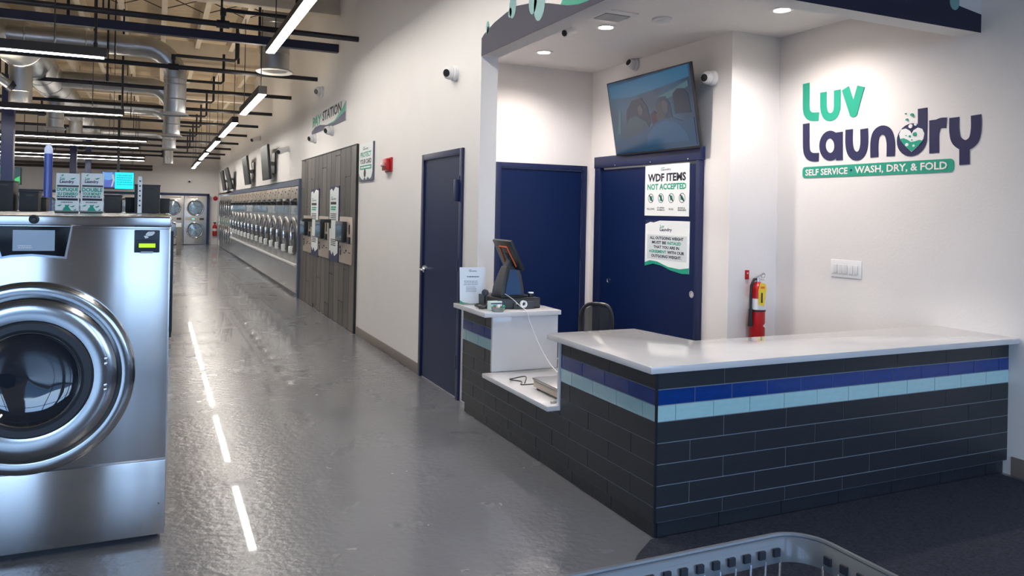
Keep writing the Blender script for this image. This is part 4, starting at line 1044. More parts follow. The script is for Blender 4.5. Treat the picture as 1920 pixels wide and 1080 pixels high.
for (x0, x1, l1, l2, u1, u2, lab, sd) in ((105, 149, 'DUPLIQUE', 'SU DINERO', .95, .95, 'upright white card sign lettered DUPLIQUE SU DINERO on the washers', 1), (152, 194.5, 'DOUBLE', 'YOUR MONEY', .95, .9, 'upright white card sign lettered DOUBLE YOUR MONEY on the washers', 5)):
    Y = 4.78; a = at(x0, 365, 1, Y); b = at(x1, 365, 1, Y); zt = at((x0 + x1) / 2, 325, 1, Y).z; zb2 = WZ + .001
    fr = Frame((a.x, Y, zt), (b.x - a.x, 0, 0), (0, -.03, zb2 - zt))
    t = thing('card_sign', fr.p(.5, 1), lab, 'sign', 'card signs standing on the washers')
    fr.rect(0, 0, 1, 1, -.004, 0).build('card', PRINT, t); fr.rect(0, .97, 1, 1, 0, .06).build('stand_foot', MAT['clear_plastic'], t)
    fr.rect(.0, .96, 1, 1, 0, .0005).build('navy_edge', NAVYP, t)
    logo(fr, .16, .10, .76, .27, t, .0005)
    fr.rect(.05, .30, .97, .345, .0005, .001).build('heading_bar', GREYPLASTIC, t)
    text(fr, l1, .05, .365, u1, .465, TEAL, t, d=.0005, bold=.03); text(fr, l2, .07, .48, u2, .56, TEAL, t, d=.0005, bold=.03)
    bars(fr, .05, .565, .96, .615, 1, INK, t, sd, d=.0005); fr.rect(.07, .63, .95, .685, .0005, .001).build('heading_bar', INK, t); bars(fr, .2, .71, .8, .75, 1, GREYPLASTIC, t, sd + 1, d=.0005)
    fr.poly([(.28, .99), (.34, .88), (.42, .84), (.40, .79), (.50, .80), (.60, .78), (.56, .84), (.68, .93), (.82, .99)], .0005, .001).build('teal_figure', TEAL, t, tri=True)
    for (u, v, w_) in ((.07, .80, .2), (.62, .82, .22), (.58, .12, .24), (.78, .90, .12), (.2, .04, .12)):
        fr.poly([(u, v + .02), (u + w_ * .5, v), (u + w_, v - .015), (u + w_ * .8, v + .02), (u + w_ * .4, v + .035)], .0005, .001).build('leaf_print', TEAL, t)
Y = 4.82; a = at(259, 331, 1, Y); b = at(267, 331, 1, Y)
st = thing('strip_sign', ((a.x + b.x) / 2, Y, WZ), 'slim white strip sign on a small clear foot standing on the washer', 'sign')
fr = Frame((a.x, Y, a.z), (b.x - a.x, 0, 0), (0, -.01, WZ - a.z)); fr.rect(0, 0, 1, 1, -.003, 0).build('strip', PRINT, st)
MB().box(a.x - .03, b.x + .03, Y - .03, Y + .03, WZ, WZ + .006).build('foot', MAT['clear_plastic'], st)
for k in range(6): fr.rect(.3, .1 + k * .13, .7, .14 + k * .13, 0, .0005).build('printed_mark', GREYPLASTIC, st)


# ------------------------------------------------------------------ stacked dryers (far wall, and the far end of the washer row)
def dryer(x0, yf, label, group):
    """two-door stacked dryer, front towards -y, 0.84 wide, 1.93 high"""
    w = .84; t = thing('stacked_dryer', (x0, yf, 0), label, 'dryer', group)
    MB().box(x0 + .006, x0 + w - .006, yf, yf + .6, .02, 1.93).build('body', STEELF, t, bev=.006)
    for zc in (.58, 1.46):
        c = (x0 + w / 2, yf, zc)
        d = MB().lathe([(0, .325), (.03, .320), (.04, .295), (.036, .278)], c, (0, -1, 0), 36, False).build('door', STEEL, t, smooth=True)
        MB().lathe([(.036, .280), (.030, .262), (.020, .255)], c, (0, -1, 0), 36, False).build('gasket', RUBBER, d, smooth=True)
        MB().lathe([(.022, .258), (.026, .15), (.03, .0005)], c, (0, -1, 0), 36, False).build('glass', GLASSB, d, smooth=True)
    MB().box(x0 + .05, x0 + w - .05, yf - .008, yf, .96, 1.08).build('control_strip', BEIGE, t)
    MB().box(x0 + .58, x0 + .74, yf - .012, yf - .008, .98, 1.06).build('keypad', GREYPLASTIC, t)
    MB().box(x0 + .30, x0 + .40, yf - .012, yf - .008, 1.0, 1.04).build('display', mat('green_digits', (.02, .3, .2), .3, emit=.8, ecol=(.05, .6, .4)), t)
    MB().box(x0 + .10, x0 + w - .10, yf - .008, yf, 1.84, 1.90).build('lint_cover', BEIGE, t)
    return t


dx0 = 1.83 - .84
dr0 = dryer(dx0, YF - .25, 'double-stacked round-door dryer at the far wall beside the white strip', 'stacked dryers along the far wall')
for k in range(1, 9):
    dup(dr0, (dx0 - .84 * k, YF - .25, 0), ('second', 'third', 'fourth', 'fifth', 'sixth', 'seventh', 'eighth', 'ninth')[k - 1] + ' double-stacked dryer from the right end of the far wall')
tf = MB().box(dx0 - .84 * 8 - .84 * 0 - .1, dx0 + .90, YF - .29, YF, 1.935, 2.03).box(dx0 + .845, dx0 + .93, YF - .29, YF, 0, 2.03)
tag(tf.build('dryer_surround', NAVYG), 'navy frame round the bank of dryers on the far wall', 'frame')
a = at(404, 372, 1, YF); fb = thing('alarm_bell', (a.x, YF, a.z), 'small round dark red alarm at the right of the far dryers', 'alarm')
MB().lathe([(0, .09), (.04, .09), (.06, .06)], (a.x, YF, a.z), (0, -1, 0), 20).build('cover', RED, fb, smooth=True); MB().box(a.x - .06, a.x + .06, YF - .01, YF, a.z - .06, a.z + .06).build('plate', RED, fb)
a = at(402.5, 430, 1, YF - .12)
fx = thing('far_fire_extinguisher', (a.x, YF - .12, .35), 'tiny red fire extinguisher on the far wall strip beside the dryers', 'fire extinguisher')
MB().lathe([(0, .06), (.02, .085), (.38, .085), (.46, .03), (.5, .025)], (a.x, YF - .12, .35), (0, 0, 1), 16).build('cylinder', RED, fx, smooth=True)
MB().box(a.x - .05, a.x + .05, YF - .14, YF - .10, .85, .90).build('handle', BLACK, fx); MB().lathe([(0, .088), (.1, .088)], (a.x, YF - .12, .55), (0, 0, 1), 16, False).build('label_band', WHITE, fx)
a = at(355, 340, 1, YF)
dome_cam((a.x, YF, a.z), (0, -1, 0), 'tiny dark ball camera on the far wall above the dryers', .07, (0, -1, -.3))

# ------------------------------------------------------------------ washer row set into the corridor wall
ORD = 'first second third fourth fifth sixth seventh eighth ninth tenth eleventh twelfth thirteenth fourteenth fifteenth'.split()
GLASSO = mat('teal_tinted_cover', (.12, .22, .24), .12, coat=.8, col2=(.20, .17, .15), nscale=3)


def row_washer(y0, label, group):
    """front towards -x at XA-.04, 0.835 wide along y"""
    w = .835; X = XA - .03; yc = y0 + w / 2
    t = thing('row_washer', (X, yc, 0), label, 'washer', group)
    MB().box(X, X + .62, y0 + .006, y0 + w - .006, .575, 1.925).build('body', STEELF, t, bev=.006)
    MB().box(X - .012, X, y0 + .02, y0 + w - .02, 1.71, 1.915).build('control_panel', BEIGE, t, bev=.003)
    for dy, dz in ((.18, 1.84), (.30, 1.78), (.62, 1.82)):
        MB().box(X - .018, X - .012, y0 + dy, y0 + dy + .04, dz, dz + .03).build('button', BLACK, t)
    MB().lathe([(0, .065), (.03, .06), (.085, .030), (.10, .012)], (X, yc - .1, 1.645), (-1, 0, 0), 16).build('dispenser_cap', BLACK, t, smooth=True)
    MB().box(X - .10, X, yc - .15, yc - .05, 1.585, 1.62).build('dispenser_lip', BLACK, t, bev=.006)
    MB().box(X - .006, X, y0 + .03, y0 + w - .03, 1.42, 1.60).build('tinted_cover', GLASSO, t)
    c = (X, yc, 1.04)
    d = MB().lathe([(0, .345), (.025, .340), (.05, .318), (.06, .29), (.055, .265)], c, (-1, 0, 0), 40, False).build('door', DULL, t, smooth=True)
    MB().lathe([(.055, .268), (.055, .24), (.05, .232)], c, (-1, 0, 0), 40, False).build('gasket', RUBBER, d, smooth=True)
    MB().lathe([(.052, .235), (.065, .17), (.075, .09), (.078, .0005)], c, (-1, 0, 0), 40, False).build('glass', GLASSD, d, smooth=True)
    MB().box(X - .105, X - .03, yc - .13, yc + .03, .735, .86).build('white_reflection', PRINT, d, bev=.01)  # white block in place of the reflection low on the door
    MB().box(X - .13, X - .07, y0 + .10, y0 + .14, .98, 1.12).build('door_handle', CHROME, d, bev=.008)
    return t


RY0, NW, RW = 13.30, 15, .835
rw0 = row_washer(RY0, 'front-load washer nearest the plank panel in the long wall row', 'front-load washers in the long wall row')
for k in range(1, NW):
    dup(rw0, (XA - .03, RY0 + RW * k + RW / 2, 0), ORD[k] + ' front-load washer from the plank panel in the long wall row')
RY1 = RY0 + RW * NW
pl = thing('row_plinth', (XA - .05, (RY0 + RY1) / 2, 0), 'long stainless plinth with a bright rail under the wall row of washers', 'plinth')
k = RY0
while k < RY1 - .1:
    MB().box(XA - .05, XA + .5, k + .004, k + 1.662, .06, .50).build('plinth_panel', STEEL, pl); k += 1.67
MB().box(XA - .03, XA + .5, RY0, RY1, 0, .06).build('toe_kick', BLACK, pl)
MB().box(XA - .10, XA - .03, RY0, RY1, .535, .572).build('rail', WHITEM, pl, bev=.008)
MB().box(XA - .05, XA + .5, RY0, RY1, .50, .535).build('ledge', STEELF, pl)
ts = MB().box(XA - .045, XA, RY0, RY1, 1.93, 2.03).box(XA - .06, XA, RY0 - .09, RY0 - .005, 0, 2.03)
tag(ts.build('washer_row_surround', mat('blue_grey_trim', (.085, .11, .17), .45)), 'blue-grey trim above and at the near end of the washer row', 'frame')
# five stacked dryers complete the row
dd = dryer(0, 0, 'nearest of the stacked dryers that end the corridor wall row', 'stacked dryers at the far end of the wall row')
for k in range(6):
    y = RY1 + .86 + .86 * k
    o = dd if k == 0 else dup(dd, (0, 0, 0))
    o.location = (XA - .03, y, 0); o.rotation_euler = (0, 0, -math.pi / 2)
    if k: o['label'] = ORD[k] + ' of the stacked dryers ending the corridor wall row, counted from the washers'

# wall screens above the row, tilted forward
for i, (x0, y0, x1, y1, tl, lab) in enumerate(((490, 274, 503, 337, .10, 'dark wall screen nearest the pay station sign, seen edge-on'), (456, 294, 466, 346, .16, 'second dark wall screen above the washer row'), (425, 313, 441, 354, .30, 'third dark wall screen above the washer row, tilted most'), (415, 320, 423, 357, .20, 'farthest dark wall screen above the washer row'))):
    zc = (y0 + y1) / 2; a = at(x0, zc, 0, XA - .2); b = at(x1, zc, 0, XA - .2); zt = at((x0 + x1) / 2, y0, 0, XA - .2).z; z_ = at((x0 + x1) / 2, y1, 0, XA - .2).z
    t = thing('wall_screen', (XA, (a.y + b.y) / 2, (zt + z_) / 2), lab, 'television', 'dark screens above the washer row')
    fr = Frame((XA - .20 - tl * .3, a.y, zt), (0, -min(1.1, abs(a.y - b.y)), 0), (tl * .6, 0, z_ - zt))
    fr.rect(0, 0, 1, 1, -.05, 0).build('housing', BLACK, t, bev=.006); fr.rect(.03, .04, .97, .95, 0, .003).build('screen', DARKSCR, t)
    cc_ = fr.p(.5, .5); MB().box(cc_.x + .04, XA, cc_.y - .06, cc_.y + .06, cc_.z - .05, cc_.z + .03).build('bracket', WHITEM, t); MB().box(XA - .02, XA, cc_.y - .2, cc_.y + .2, cc_.z - .22, cc_.z + .22).build('shadow_plate', BLACK, t)  # black plate doubles as the dark shadow beside each screen

# ------------------------------------------------------------------ screens hanging by the far wall
Y = 22.0; a = at(192, 322, 1, Y); b = at(251, 323, 1, Y); zt = at(222, 323, 1, Y).z; z_ = at(222, 354, 1, Y).z
fr = Frame((a.x, Y, zt), (b.x - a.x, 0, 0), (0, 0, z_ - zt))
ms = thing('menu_screen', fr.p(.5, 1), 'bright cyan and blue menu screen hanging behind the card signs', 'television')
fr.rect(-.01, -.02, 1.01, 1.03, -.08, -.002).build('housing', BLACK, ms)
fr.rect(.40, 0, 1, 1, 0, .004).build('cyan_panel', CYAN, ms)
fr.rect(0, 0, .42, .92, 0, .003).build('picture_panel', mat('photo_panel', (.1, .1, .3), .3, emit=.35, ecol=(.03, .09, .40), noise=.3), ms)
fr.poly([(0, 0), (.15, .05), (.32, .02), (.34, .4), (.2, .5), (.04, .45)], .004, .006).build('picture_shape', em('picture_bright', (.10, .28, .62), .45), ms)
fr.poly([(.30, .15), (.36, .1), (.385, .5), (.33, .85), (.28, .9), (.33, .5)], .006, .008).build('picture_shape', WHITE, ms, tri=True)
bars(fr, .45, .12, .97, .80, 5, mat('cyan_text', (.0, .3, .4), .5, emit=.3, ecol=(.0, .35, .5)), ms, 9, d=.005)
MB().box(fr.p(.5, 0).x - .03, fr.p(.5, 0).x + .03, Y - .05, Y - .0, zt, ZD).box(fr.p(.5, 0).x - .03, fr.p(.5, 0).x + .03, Y + .0, Y + .06, zt - .2, ZD).build('hanger', BLACKM, ms)
Y = 20.0; a = at(-25, 312, 1, Y); b = at(40, 315, 1, Y); zt = at(20, 314, 1, Y).z; z_ = at(20, 345, 1, Y).z
fr = Frame((a.x, Y, zt), (b.x - a.x, 0, 0), (0, 0, z_ - zt))
gs = thing('green_menu_screen', fr.p(.5, 1), 'green menu screen partly behind the navy column at the left edge', 'television')
fr.rect(-.01, -.02, 1.01, 1.03, -.08, -.002).build('housing', BLACK, gs)
fr.rect(0, 0, .74, 1, 0, .004).build('green_panel', GREENS, gs); fr.rect(.30, .45, .45, .9, .004, .006).build('yellow_panel', YELS, gs)
fr.rect(.74, 0, .97, 1, 0, .004).build('dark_panel', em('picture_forest', (.01, .05, .03)), gs); fr.poly([(.8, .7), (.96, .5), (.97, .95), (.85, .9)], .004, .006).build('picture_shape', em('picture_leaf', (.05, .6, .12), .35), gs)
MB().box(fr.p(.5, 0).x - .03, fr.p(.5, 0).x + .03, Y, Y + .06, zt - .2, ZD).build('hanger', BLACKM, gs)

# ------------------------------------------------------------------ columns
for i, (px, Y, w_, z1, lab) in enumerate(((13.5, 14.2, .17, 3.56, 'navy square steel column at the left edge of the picture'), (137, 22.8, .16, 3.56, 'slim navy column behind the left card sign'), (165, 27.0, .16, 3.56, 'farthest slim navy column, behind the right card sign'))):
    a = at(px, 330, 1, Y)
    t = thing('steel_column', (a.x, Y, 0), lab, 'column')
    MB().box(a.x - w_ / 2, a.x + w_ / 2, Y - w_ / 2, Y + w_ / 2, .012, z1).build('shaft', mat('navy_column', (.022, .028, .085), .4), t, bev=.008)
    MB().box(a.x - w_ * .9, a.x + w_ * .9, Y - w_ * .9, Y + w_ * .9, 0, .012).build('base_plate', NAVYG, t)
Y = 9.0; a = at(91.5, 270, 1, Y)
t = thing('blue_post', (a.x, Y, 0), 'round bright blue post among the washers, its top painted pale like lamp glare', 'post')
MB().lathe([(.012, .040), (a.z - .10, .040)], (a.x, Y, 0), (0, 0, 1), 20).build('shaft', BLUEPOST, t, smooth=True)
MB().lathe([(a.z - .10, .040), (a.z - .05, .038), (a.z - .02, .026), (a.z, .004)], (a.x, Y, 0), (0, 0, 1), 20).build('glare_top', mat('pale_blue_glare', (.45, .55, .85), .3, coat=.5), t, smooth=True)  # pale top painted for the glare of the fixture behind
MB().lathe([(0, .09), (.012, .09)], (a.x, Y, 0), (0, 0, 1), 20).build('base_plate', NAVYG, t)


# ------------------------------------------------------------------ linear lights
FILL_UP = mat('ceiling_fill_glow', (1, .93, .84), .4, emit=FILL_UP_E, ecol=(1.0, .86, .68))  # unseen glow added on top of the housings to brighten the ceiling


def linear(name, p, q, lab, group, w=.075, h=.085, m=LAMP, lit=True):
    p = Vector(p); q = Vector(q); d = (q - p).normalized(); s = Vector((-d.y, d.x, 0)); c = (p + q) / 2
    t = thing(name, c, lab, 'ceiling light', group); L = (q - p).length / 2; up = Vector((0, 0, 1))
    MB().obox(c + up * (h / 2), d * L, s * (w / 2), up * (h / 2 - .006)).build('housing', BRONZE, t)
    MB().obox(c + up * .0015, d * (L - .03), s * (w / 2 - .006), up * .003).build('diffuser', m if lit else BRONZE, t)
    if lit and m is STRIP or lit and w > .1 and q.y > 10: MB().obox(c + up * (h - .0085), d * (L - .03), s * (w / 2 - .012), up * .003).build('ceiling_fill', FILL_UP, t)
    for k in (-.85, .85):
        e_ = c + d * L * k + up * h; MB().cyl(e_, (e_.x, e_.y, ZD), .006, 5).build('suspension_rod', BLACKM, t)
    return t


XLn = 1.25
g1 = 'linear lights in the row along the corridor wall'
linear('linear_light', (1.237, 3.4, 3.44), (1.237, 9.81, 3.46), 'nearest linear light of the corridor row, in front of the big vertical duct', g1, .11, .085)
for i, (ya_, yb_, z) in enumerate(((10.55, 13.1, 3.05), (14.4, 17.6, 3.05), (18.5, 22.0, 3.03), (22.7, 26.1, 3.02), (26.9, 29.2, 2.99), (29.6, 31.4, 2.97))):
    lab = ('second linear light of the corridor row, just beyond the big vertical duct', 'third linear light of the corridor row', 'fourth linear light of the corridor row', 'fifth linear light of the corridor row', 'sixth linear light of the corridor row, small in the distance', 'farthest linear light of the corridor row')[i]
    linear('linear_light', (XLn, ya_, z), (XLn, yb_, z), lab, g1, .11, .12)
linear('linear_light', (1.237, .0, 3.44), (1.237, 3.1, 3.44), 'added linear light carrying the corridor row on overhead, outside the picture', g1, .11, .085)  # unseen fixture added to light the front area
g2 = 'linear lights hung crosswise in the hall'
for i, (px, py, Y, lit, lab) in enumerate(((201, 110, 8.15, 1, 'crosswise linear light highest in the picture, under the thick duct'), (233, 217, 13.2, 1, 'crosswise linear light below the first one, at the foot of the left duct drops'),
                                (277, 266, 18.4, 1, 'crosswise linear light ending beneath the middle duct drops'), (262, 278, 20.6, 1, 'crosswise linear light just under the one at the middle duct drops'),
                                (272, 296, 24.7, 1, 'upper of the close pair of crosswise lights above the card signs'), (272, 302, 26.2, 1, 'lower of the close pair of crosswise lights above the card signs'),
                                (286, 315, 30.0, 0, 'unlit dark crosswise fixture in front of the far wall'), (286, 320.5, 31.6, 0, 'lowest unlit dark crosswise fixture near the far wall'))):
    q = at(px, py, 1, Y)
    linear('crosswise_light', (q.x - (5.9 if i < 2 else 9), Y, q.z), (q.x, Y, q.z), lab, g2, .09, .10, STRIP, bool(lit))
    if i < 6 and i % 2 == 0:
        linear('crosswise_light', (q.x - 13, Y, q.z), (q.x - 9.3 if i > 1 else q.x - 6.2, Y, q.z), ('first', '', 'second', '', 'third')[i] + ' crosswise light row carried on beyond the left picture edge', 'crosswise lights beyond the left edge', .09, .10, STRIP, True)


# ------------------------------------------------------------------ ducts
def duct_drop(name, px, py, Y, r, top, lab, group, ringf=1.22):
    q = at(px, py, 1, Y); x, z = q.x, q.z
    t = thing(name, (x, Y, z), lab, 'air duct', group)
    MB().cyl((x, Y, z), (x, Y, top), r, 28).build('pipe', GALV, t, smooth=True)
    MB().lathe([(0, r * ringf), (.015, r * (ringf + .06)), (.03, r * ringf), (.045, r * .98)], (x, Y, z - .02), (0, 0, 1), 32, False).lathe([(0, r * ringf), (.02, r * .85)], (x, Y, z - .02), (0, 0, 1), 32, False).build('diffuser_ring', WHITEM, t, smooth=True)
    MB().cyl((x, Y, z + .005), (x, Y, z + .01), r * .9, 24).build('grille', GREYPLASTIC, t)
    k = z + r * 1.2
    while k < top - .05:
        MB().lathe([(0, r * 1.0), (.008, r * 1.035), (.016, r * 1.0)], (x, Y, k), (0, 0, 1), 28, False).build('seam_band', GALV, t, smooth=True); k += .42
    return t, x, z


duct_drop('vertical_duct', 515, 134, 11.3, .205, ZD, 'big round vertical duct with a ring diffuser beside the nearest corridor light', None)
ZB, RB = 3.88, .155
gd = 'duct branches over the aisle'
trx = -1.93
for i, (px, py, Y, lab) in enumerate(((327.5, 215, 12.4, 'nearest round duct branch bending down over the aisle'), (321.5, 255, 16.4, 'second duct branch bending down over the aisle, behind the nearest'), (316.5, 280, 20.3, 'third duct branch over the aisle'), (315, 308, 27.5, 'farthest duct branch over the aisle, lowest in the picture'))):
    q = at(px, py, 1, Y); x, z = q.x, q.z; R = .42
    t = thing('duct_branch', (x, Y, z), lab, 'air duct', gd)
    pts = [(x, Y, z)] + [(x, Y, ZB - R - .02)] + arc((x - R, Y, ZB - R), R, 0, math.pi / 2, (1, 0, 0), (0, 0, 1), 10) + [(trx + (.18 if i else -.15), Y, ZB)]
    MB().tube(pts, RB, 24).build('pipe', GALV, t, smooth=True)
    MB().lathe([(0, RB * 1.2), (.012, RB * 1.3), (.026, RB * 1.2), (.04, RB)], (x, Y, z - .01), (0, 0, 1), 28, False).build('diffuser_ring', WHITEM, t, smooth=True)
    for zz in (z + .22, z + .44, ZB - R - .03): MB().lathe([(0, RB), (.008, RB * 1.05), (.016, RB)], (x, Y, zz), (0, 0, 1), 24, False).build('seam_band', GALV, t, smooth=True)
    for k in range(1, 5): MB().lathe([(0, RB), (.008, RB * 1.05), (.016, RB)], (x - R - k * .38, Y, ZB), (-1, 0, 0), 24, False).build('seam_band', GALV, t, smooth=True)
tk = thing('trunk_duct', (trx, 18, ZB), 'thick round trunk duct running back under the roof at the left', 'air duct')
MB().tube([(-6.5, 12.35, ZB), (trx - .6, 12.35, ZB)] + arc((trx - .6, 12.95, ZB), .6, -math.pi / 2, 0, (1, 0, 0), (0, 1, 0), 8) + [(trx, 15.0, ZB)], .31, 32).build('pipe', GALV, tk, smooth=True)
MB().cyl((trx, 15.0, ZB), (trx, 21.8, ZB), .28, 36).build('pipe', GALV, tk, smooth=True); MB().cyl((trx, 21.8, ZB), (trx, 28.0, ZB), .25, 32).build('pipe', GALV, tk, smooth=True)
k = 13.2
while k < 28:
    r = .31 if k < 15 else .28 if k < 21.8 else .25
    MB().lathe([(0, r), (.012, r * 1.035), (.024, r)], (trx, k, ZB), (0, 1, 0), 32, False).build('seam_band', GALV, tk, smooth=True); k += 1.1
for i, (px, py, Y, r, lab) in enumerate(((38, 196, 13.4, .155, 'nearest vertical duct drop under the trunk duct, at the left column'), (103, 241, 17.5, .155, 'second vertical duct drop under the trunk duct'), (141.5, 268, 22.0, .155, 'third and smallest vertical duct drop under the trunk duct'))):
    duct_drop('duct_drop', px, py, Y, r, ZB - .24, lab, 'duct drops under the trunk')
ld = thing('slanting_duct', (-3.3, 13.0, 3.3), 'slim grey duct slanting down to the left column', 'air duct')
a, b = at(-12, 138, 1, 13.2), at(22, 163, 1, 13.3); MB().cyl(a, b, .07, 16).build('pipe', GALV, ld, smooth=True); MB().cyl(b - (b - a).normalized() * .05, b + (b - a).normalized() * .02, .085, 16).build('collar', BLACKM, ld)

# ------------------------------------------------------------------ sprinkler pipes across the hall, one navy beam
ends = [(672, 74), (595, 149), (546, 184), (510, 215), (484, 238), (463, 255), (447, 270), (433, 280), (422, 290), (413, 297)]
ords = ('nearest', 'second', 'third', 'fourth', 'fifth', 'sixth', 'seventh', 'eighth', 'ninth', 'farthest')
for i, (px, py) in enumerate(ends):
    q = at(px, py, 0, XA); Y, z = q.y, q.z; r = .034
    t = thing('sprinkler_pipe', (-3, Y, z), ords[i] + ' dark sprinkler pipe crossing under the roof to the corridor wall', 'pipe', 'sprinkler pipes')
    MB().cyl((-13, Y, z), (XA, Y, z), r, 12).build('pipe', BLACKM, t, smooth=True)
    xr = 0.17 if i else .65; xe = 1.05 if i else 1.5
    MB().tube([(xr, Y, z), (xr, Y, z + .13), (xr + .04, Y, z + .17), (xe - .04, Y, z + .17), (xe, Y, z + .21), (xe, Y, 4.3)], .024, 10).build('offset_branch', BLACKM, t, smooth=True)
    MB().cyl((xr - .07, Y, z), (xr + .07, Y, z), r * 1.4, 12).cyl((xr, Y, z + .10), (xr, Y, z + .18), .034, 10).build('fitting', BLACKM, t, smooth=True)
    for xh in (-7, -3.4, -.6):
        MB().cyl((xh, Y, z), (xh, Y, ZD), .010, 6).build('hanger_rod', BLACKM, t)
    for xh in (-2.4, -6.0):
        MB().cyl((xh - .06, Y, z), (xh + .06, Y, z), r * 1.5, 12).cyl((xh, Y, z + .02), (xh, Y, z + .30), .022, 8).build('tee_riser', BLACKM, t, smooth=True)
q = at(634, 92, 0, XA)
t = thing('navy_beam', (-3, q.y, q.z), 'thick navy square beam crossing under the roof below the nearest sprinkler pipe', 'beam')
MB().box(-13, XA, q.y - .05, q.y + .05, q.z - .055, q.z + .055).build('tube', mat('navy_beam_paint', (.016, .022, .060), .45), t)
for xh in (-9, -5.0, -1.05, 1.2): MB().cyl((xh, q.y, q.z), (xh, q.y, 4.3), .018, 8).build('hanger_rod', BLACKM, t)
# electrical rods hanging down between pipes
for i, (px, y0_, y1_, Y, lab) in enumerate(((179, 8, 96, 9.8, 'dark conduit drop just left of the first crosswise light end'), (201, 114, 152, 12.1, 'dark conduit drop under the first crosswise light end'), (229, 115, 210, 13.2, 'thin conduit drop above the second crosswise light end'), (447, 50, 120, 14.0, 'thin dark rod hanging between the roof pipes'), (415, 0, 60, 10.4, 'thin rod hanging from the roof near the pipe bend'))):
    a, b = at(px, y0_, 1, Y), at(px, y1_, 1, Y)
    t = thing('conduit_drop', b, lab, 'conduit'); MB().cyl((b.x, Y, b.z), (b.x, Y, ZD), .014, 8).build('rod', BLACKM, t); MB().cyl((b.x, Y, b.z), (b.x, Y, b.z + .1), .022, 8).build('coupling', BLACKM, t)

# ------------------------------------------------------------------ laundry cart at the bottom edge
CZ = .80; cx0, cx1, cy1, cy0 = .42, 1.395, 1.357, .62; CR = .09
ct_ = thing('laundry_cart', (.9, .98, 0), 'wire laundry cart with a grey slotted plastic rim at the bottom of the picture', 'cart')


def rim(x0, x1, y0, y1, r, n=8):
    out = []
    for cx_, cy_, a0 in ((x1 - r, y1 - r, 0), (x0 + r, y1 - r, 1), (x0 + r, y0 + r, 2), (x1 - r, y0 + r, 3)):
        for k in range(n + 1):
            a = math.pi / 2 * (a0 + k / n); out.append((cx_ + r * math.cos(a), cy_ + r * math.sin(a)))
    return out


O1, I1 = rim(cx0, cx1, cy0, cy1, CR), rim(cx0 + .014, cx1 - .014, cy0 + .014, cy1 - .014, CR - .014)
O2, I2 = rim(cx0 + .004, cx1 - .004, cy0 + .004, cy1 - .004, CR), rim(cx0 + .022, cx1 - .022, cy0 + .022, cy1 - .022, CR - .02)
n = len(O1); v = [(x, y, CZ - .062) for x, y in O2] + [(x, y, CZ - .006) for x, y in O1] + [(x, y, CZ) for x, y in [((a + c) / 2, (b + d) / 2) for (a, b), (c, d) in zip(O1, I1)]] + [(x, y, CZ - .006) for x, y in I1] + [(x, y, CZ - .058) for x, y in I2]
MB().add(v, [(i * n + k, i * n + (k + 1) % n, (i + 1) * n + (k + 1) % n, (i + 1) * n + k) for i in range(4) for k in range(n)] + [(4 * n + k, 4 * n + (k + 1) % n, (k + 1) % n, k) for k in range(n)]).build('rim', GREYP, ct_, smooth=True, ang=50)
MB().tube([(x, y, CZ - .001) for x, y in rim(cx0 + .006, cx1 - .006, cy0 + .006, cy1 - .006, CR - .004)], .006, 8, True).build('rim_bead', GREYP, ct_, smooth=True)
SL = mat('slot_shadow', (.03, .035, .045), .6)
x = cx0 + .12
while x < cx1 - .105:
    MB().box(x, x + .018, cy1 - .026, cy1 - .0195, CZ - .042, CZ - .024).build('slot', SL, ct_); x += .044
y = cy0 + .10
while y < cy1 - .09:
    MB().box(cx1 - .026, cx1 - .0195, y, y + .018, CZ - .042, CZ - .024).build('slot', SL, ct_)
    MB().box(cx0 + .0195, cx0 + .026, y, y + .018, CZ - .042, CZ - .024).build('slot', SL, ct_); y += .044
bx0, bx1, by0, by1, BZ = cx0 + .07, cx1 - .07, cy0 + .06, cy1 - .06, .36


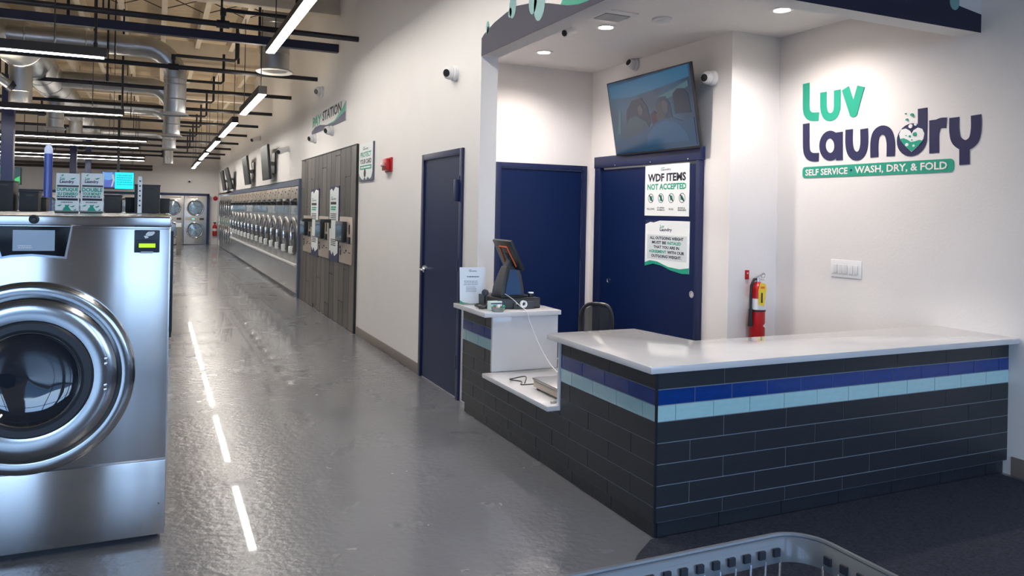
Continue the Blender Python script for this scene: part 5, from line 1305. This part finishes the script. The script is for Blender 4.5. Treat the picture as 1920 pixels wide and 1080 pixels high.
def wire(x, y, xb, yb): return MB().tube([(x, y, CZ - .05), (xb, yb, BZ)], .0026, 5)


x = cx0 + .10
while x < cx1 - .08:
    f = (x - cx0) / (cx1 - cx0)
    wire(x, cy1 - .02, bx0 + f * (bx1 - bx0), by1).build('wire', CHROME, ct_, smooth=True); wire(x, cy0 + .02, bx0 + f * (bx1 - bx0), by0).build('wire', CHROME, ct_, smooth=True); x += .044
y = cy0 + .08
while y < cy1 - .06:
    f = (y - cy0) / (cy1 - cy0)
    wire(cx1 - .02, y, bx1, by0 + f * (by1 - by0)).build('wire', CHROME, ct_, smooth=True); wire(cx0 + .02, y, bx0, by0 + f * (by1 - by0)).build('wire', CHROME, ct_, smooth=True); y += .044
for k in range(4):
    z = CZ - .115 - k * .105; f = (CZ - z) / (CZ - BZ) * .8
    MB().tube([(a, b, z) for a, b in rim(cx0 + .02 + .05 * f, cx1 - .02 - .05 * f, cy0 + .02 + .04 * f, cy1 - .02 - .04 * f, CR - .01)], .0045 if k else .0055, 6, True).build('wire_hoop', CHROME, ct_, smooth=True)
for k in range(9):
    MB().tube([(bx0 + k * (bx1 - bx0) / 8, by0, BZ), (bx0 + k * (bx1 - bx0) / 8, by1, BZ)], .003, 5).build('wire', CHROME, ct_)
fm = MB()
for xx in (bx0, bx1): fm.tube([(xx, by0, BZ), (xx, by0, .16), (xx, by1, .16), (xx, by1, BZ)], .011, 8)
fm.tube([(bx0, by0, .16), (bx1, by0, .16)], .011, 8).tube([(bx0, by1, .16), (bx1, by1, .16)], .011, 8).build('base_frame', CHROME, ct_, smooth=True)
for xx in (bx0, bx1):
    for yy in (by0, by1):
        cs = MB().cyl((xx, yy, .15), (xx, yy, .10), .012, 8).box(xx - .02, xx + .02, yy - .03, yy + .03, .085, .10).build('caster_fork', STEELF, ct_)
        MB().cyl((xx - .012, yy + .02, .058), (xx + .012, yy + .02, .058), .050, 18).build('wheel', RUBBER, cs, smooth=True)

for o in list(bpy.data.objects):
    if '_o' in o: del o['_o']
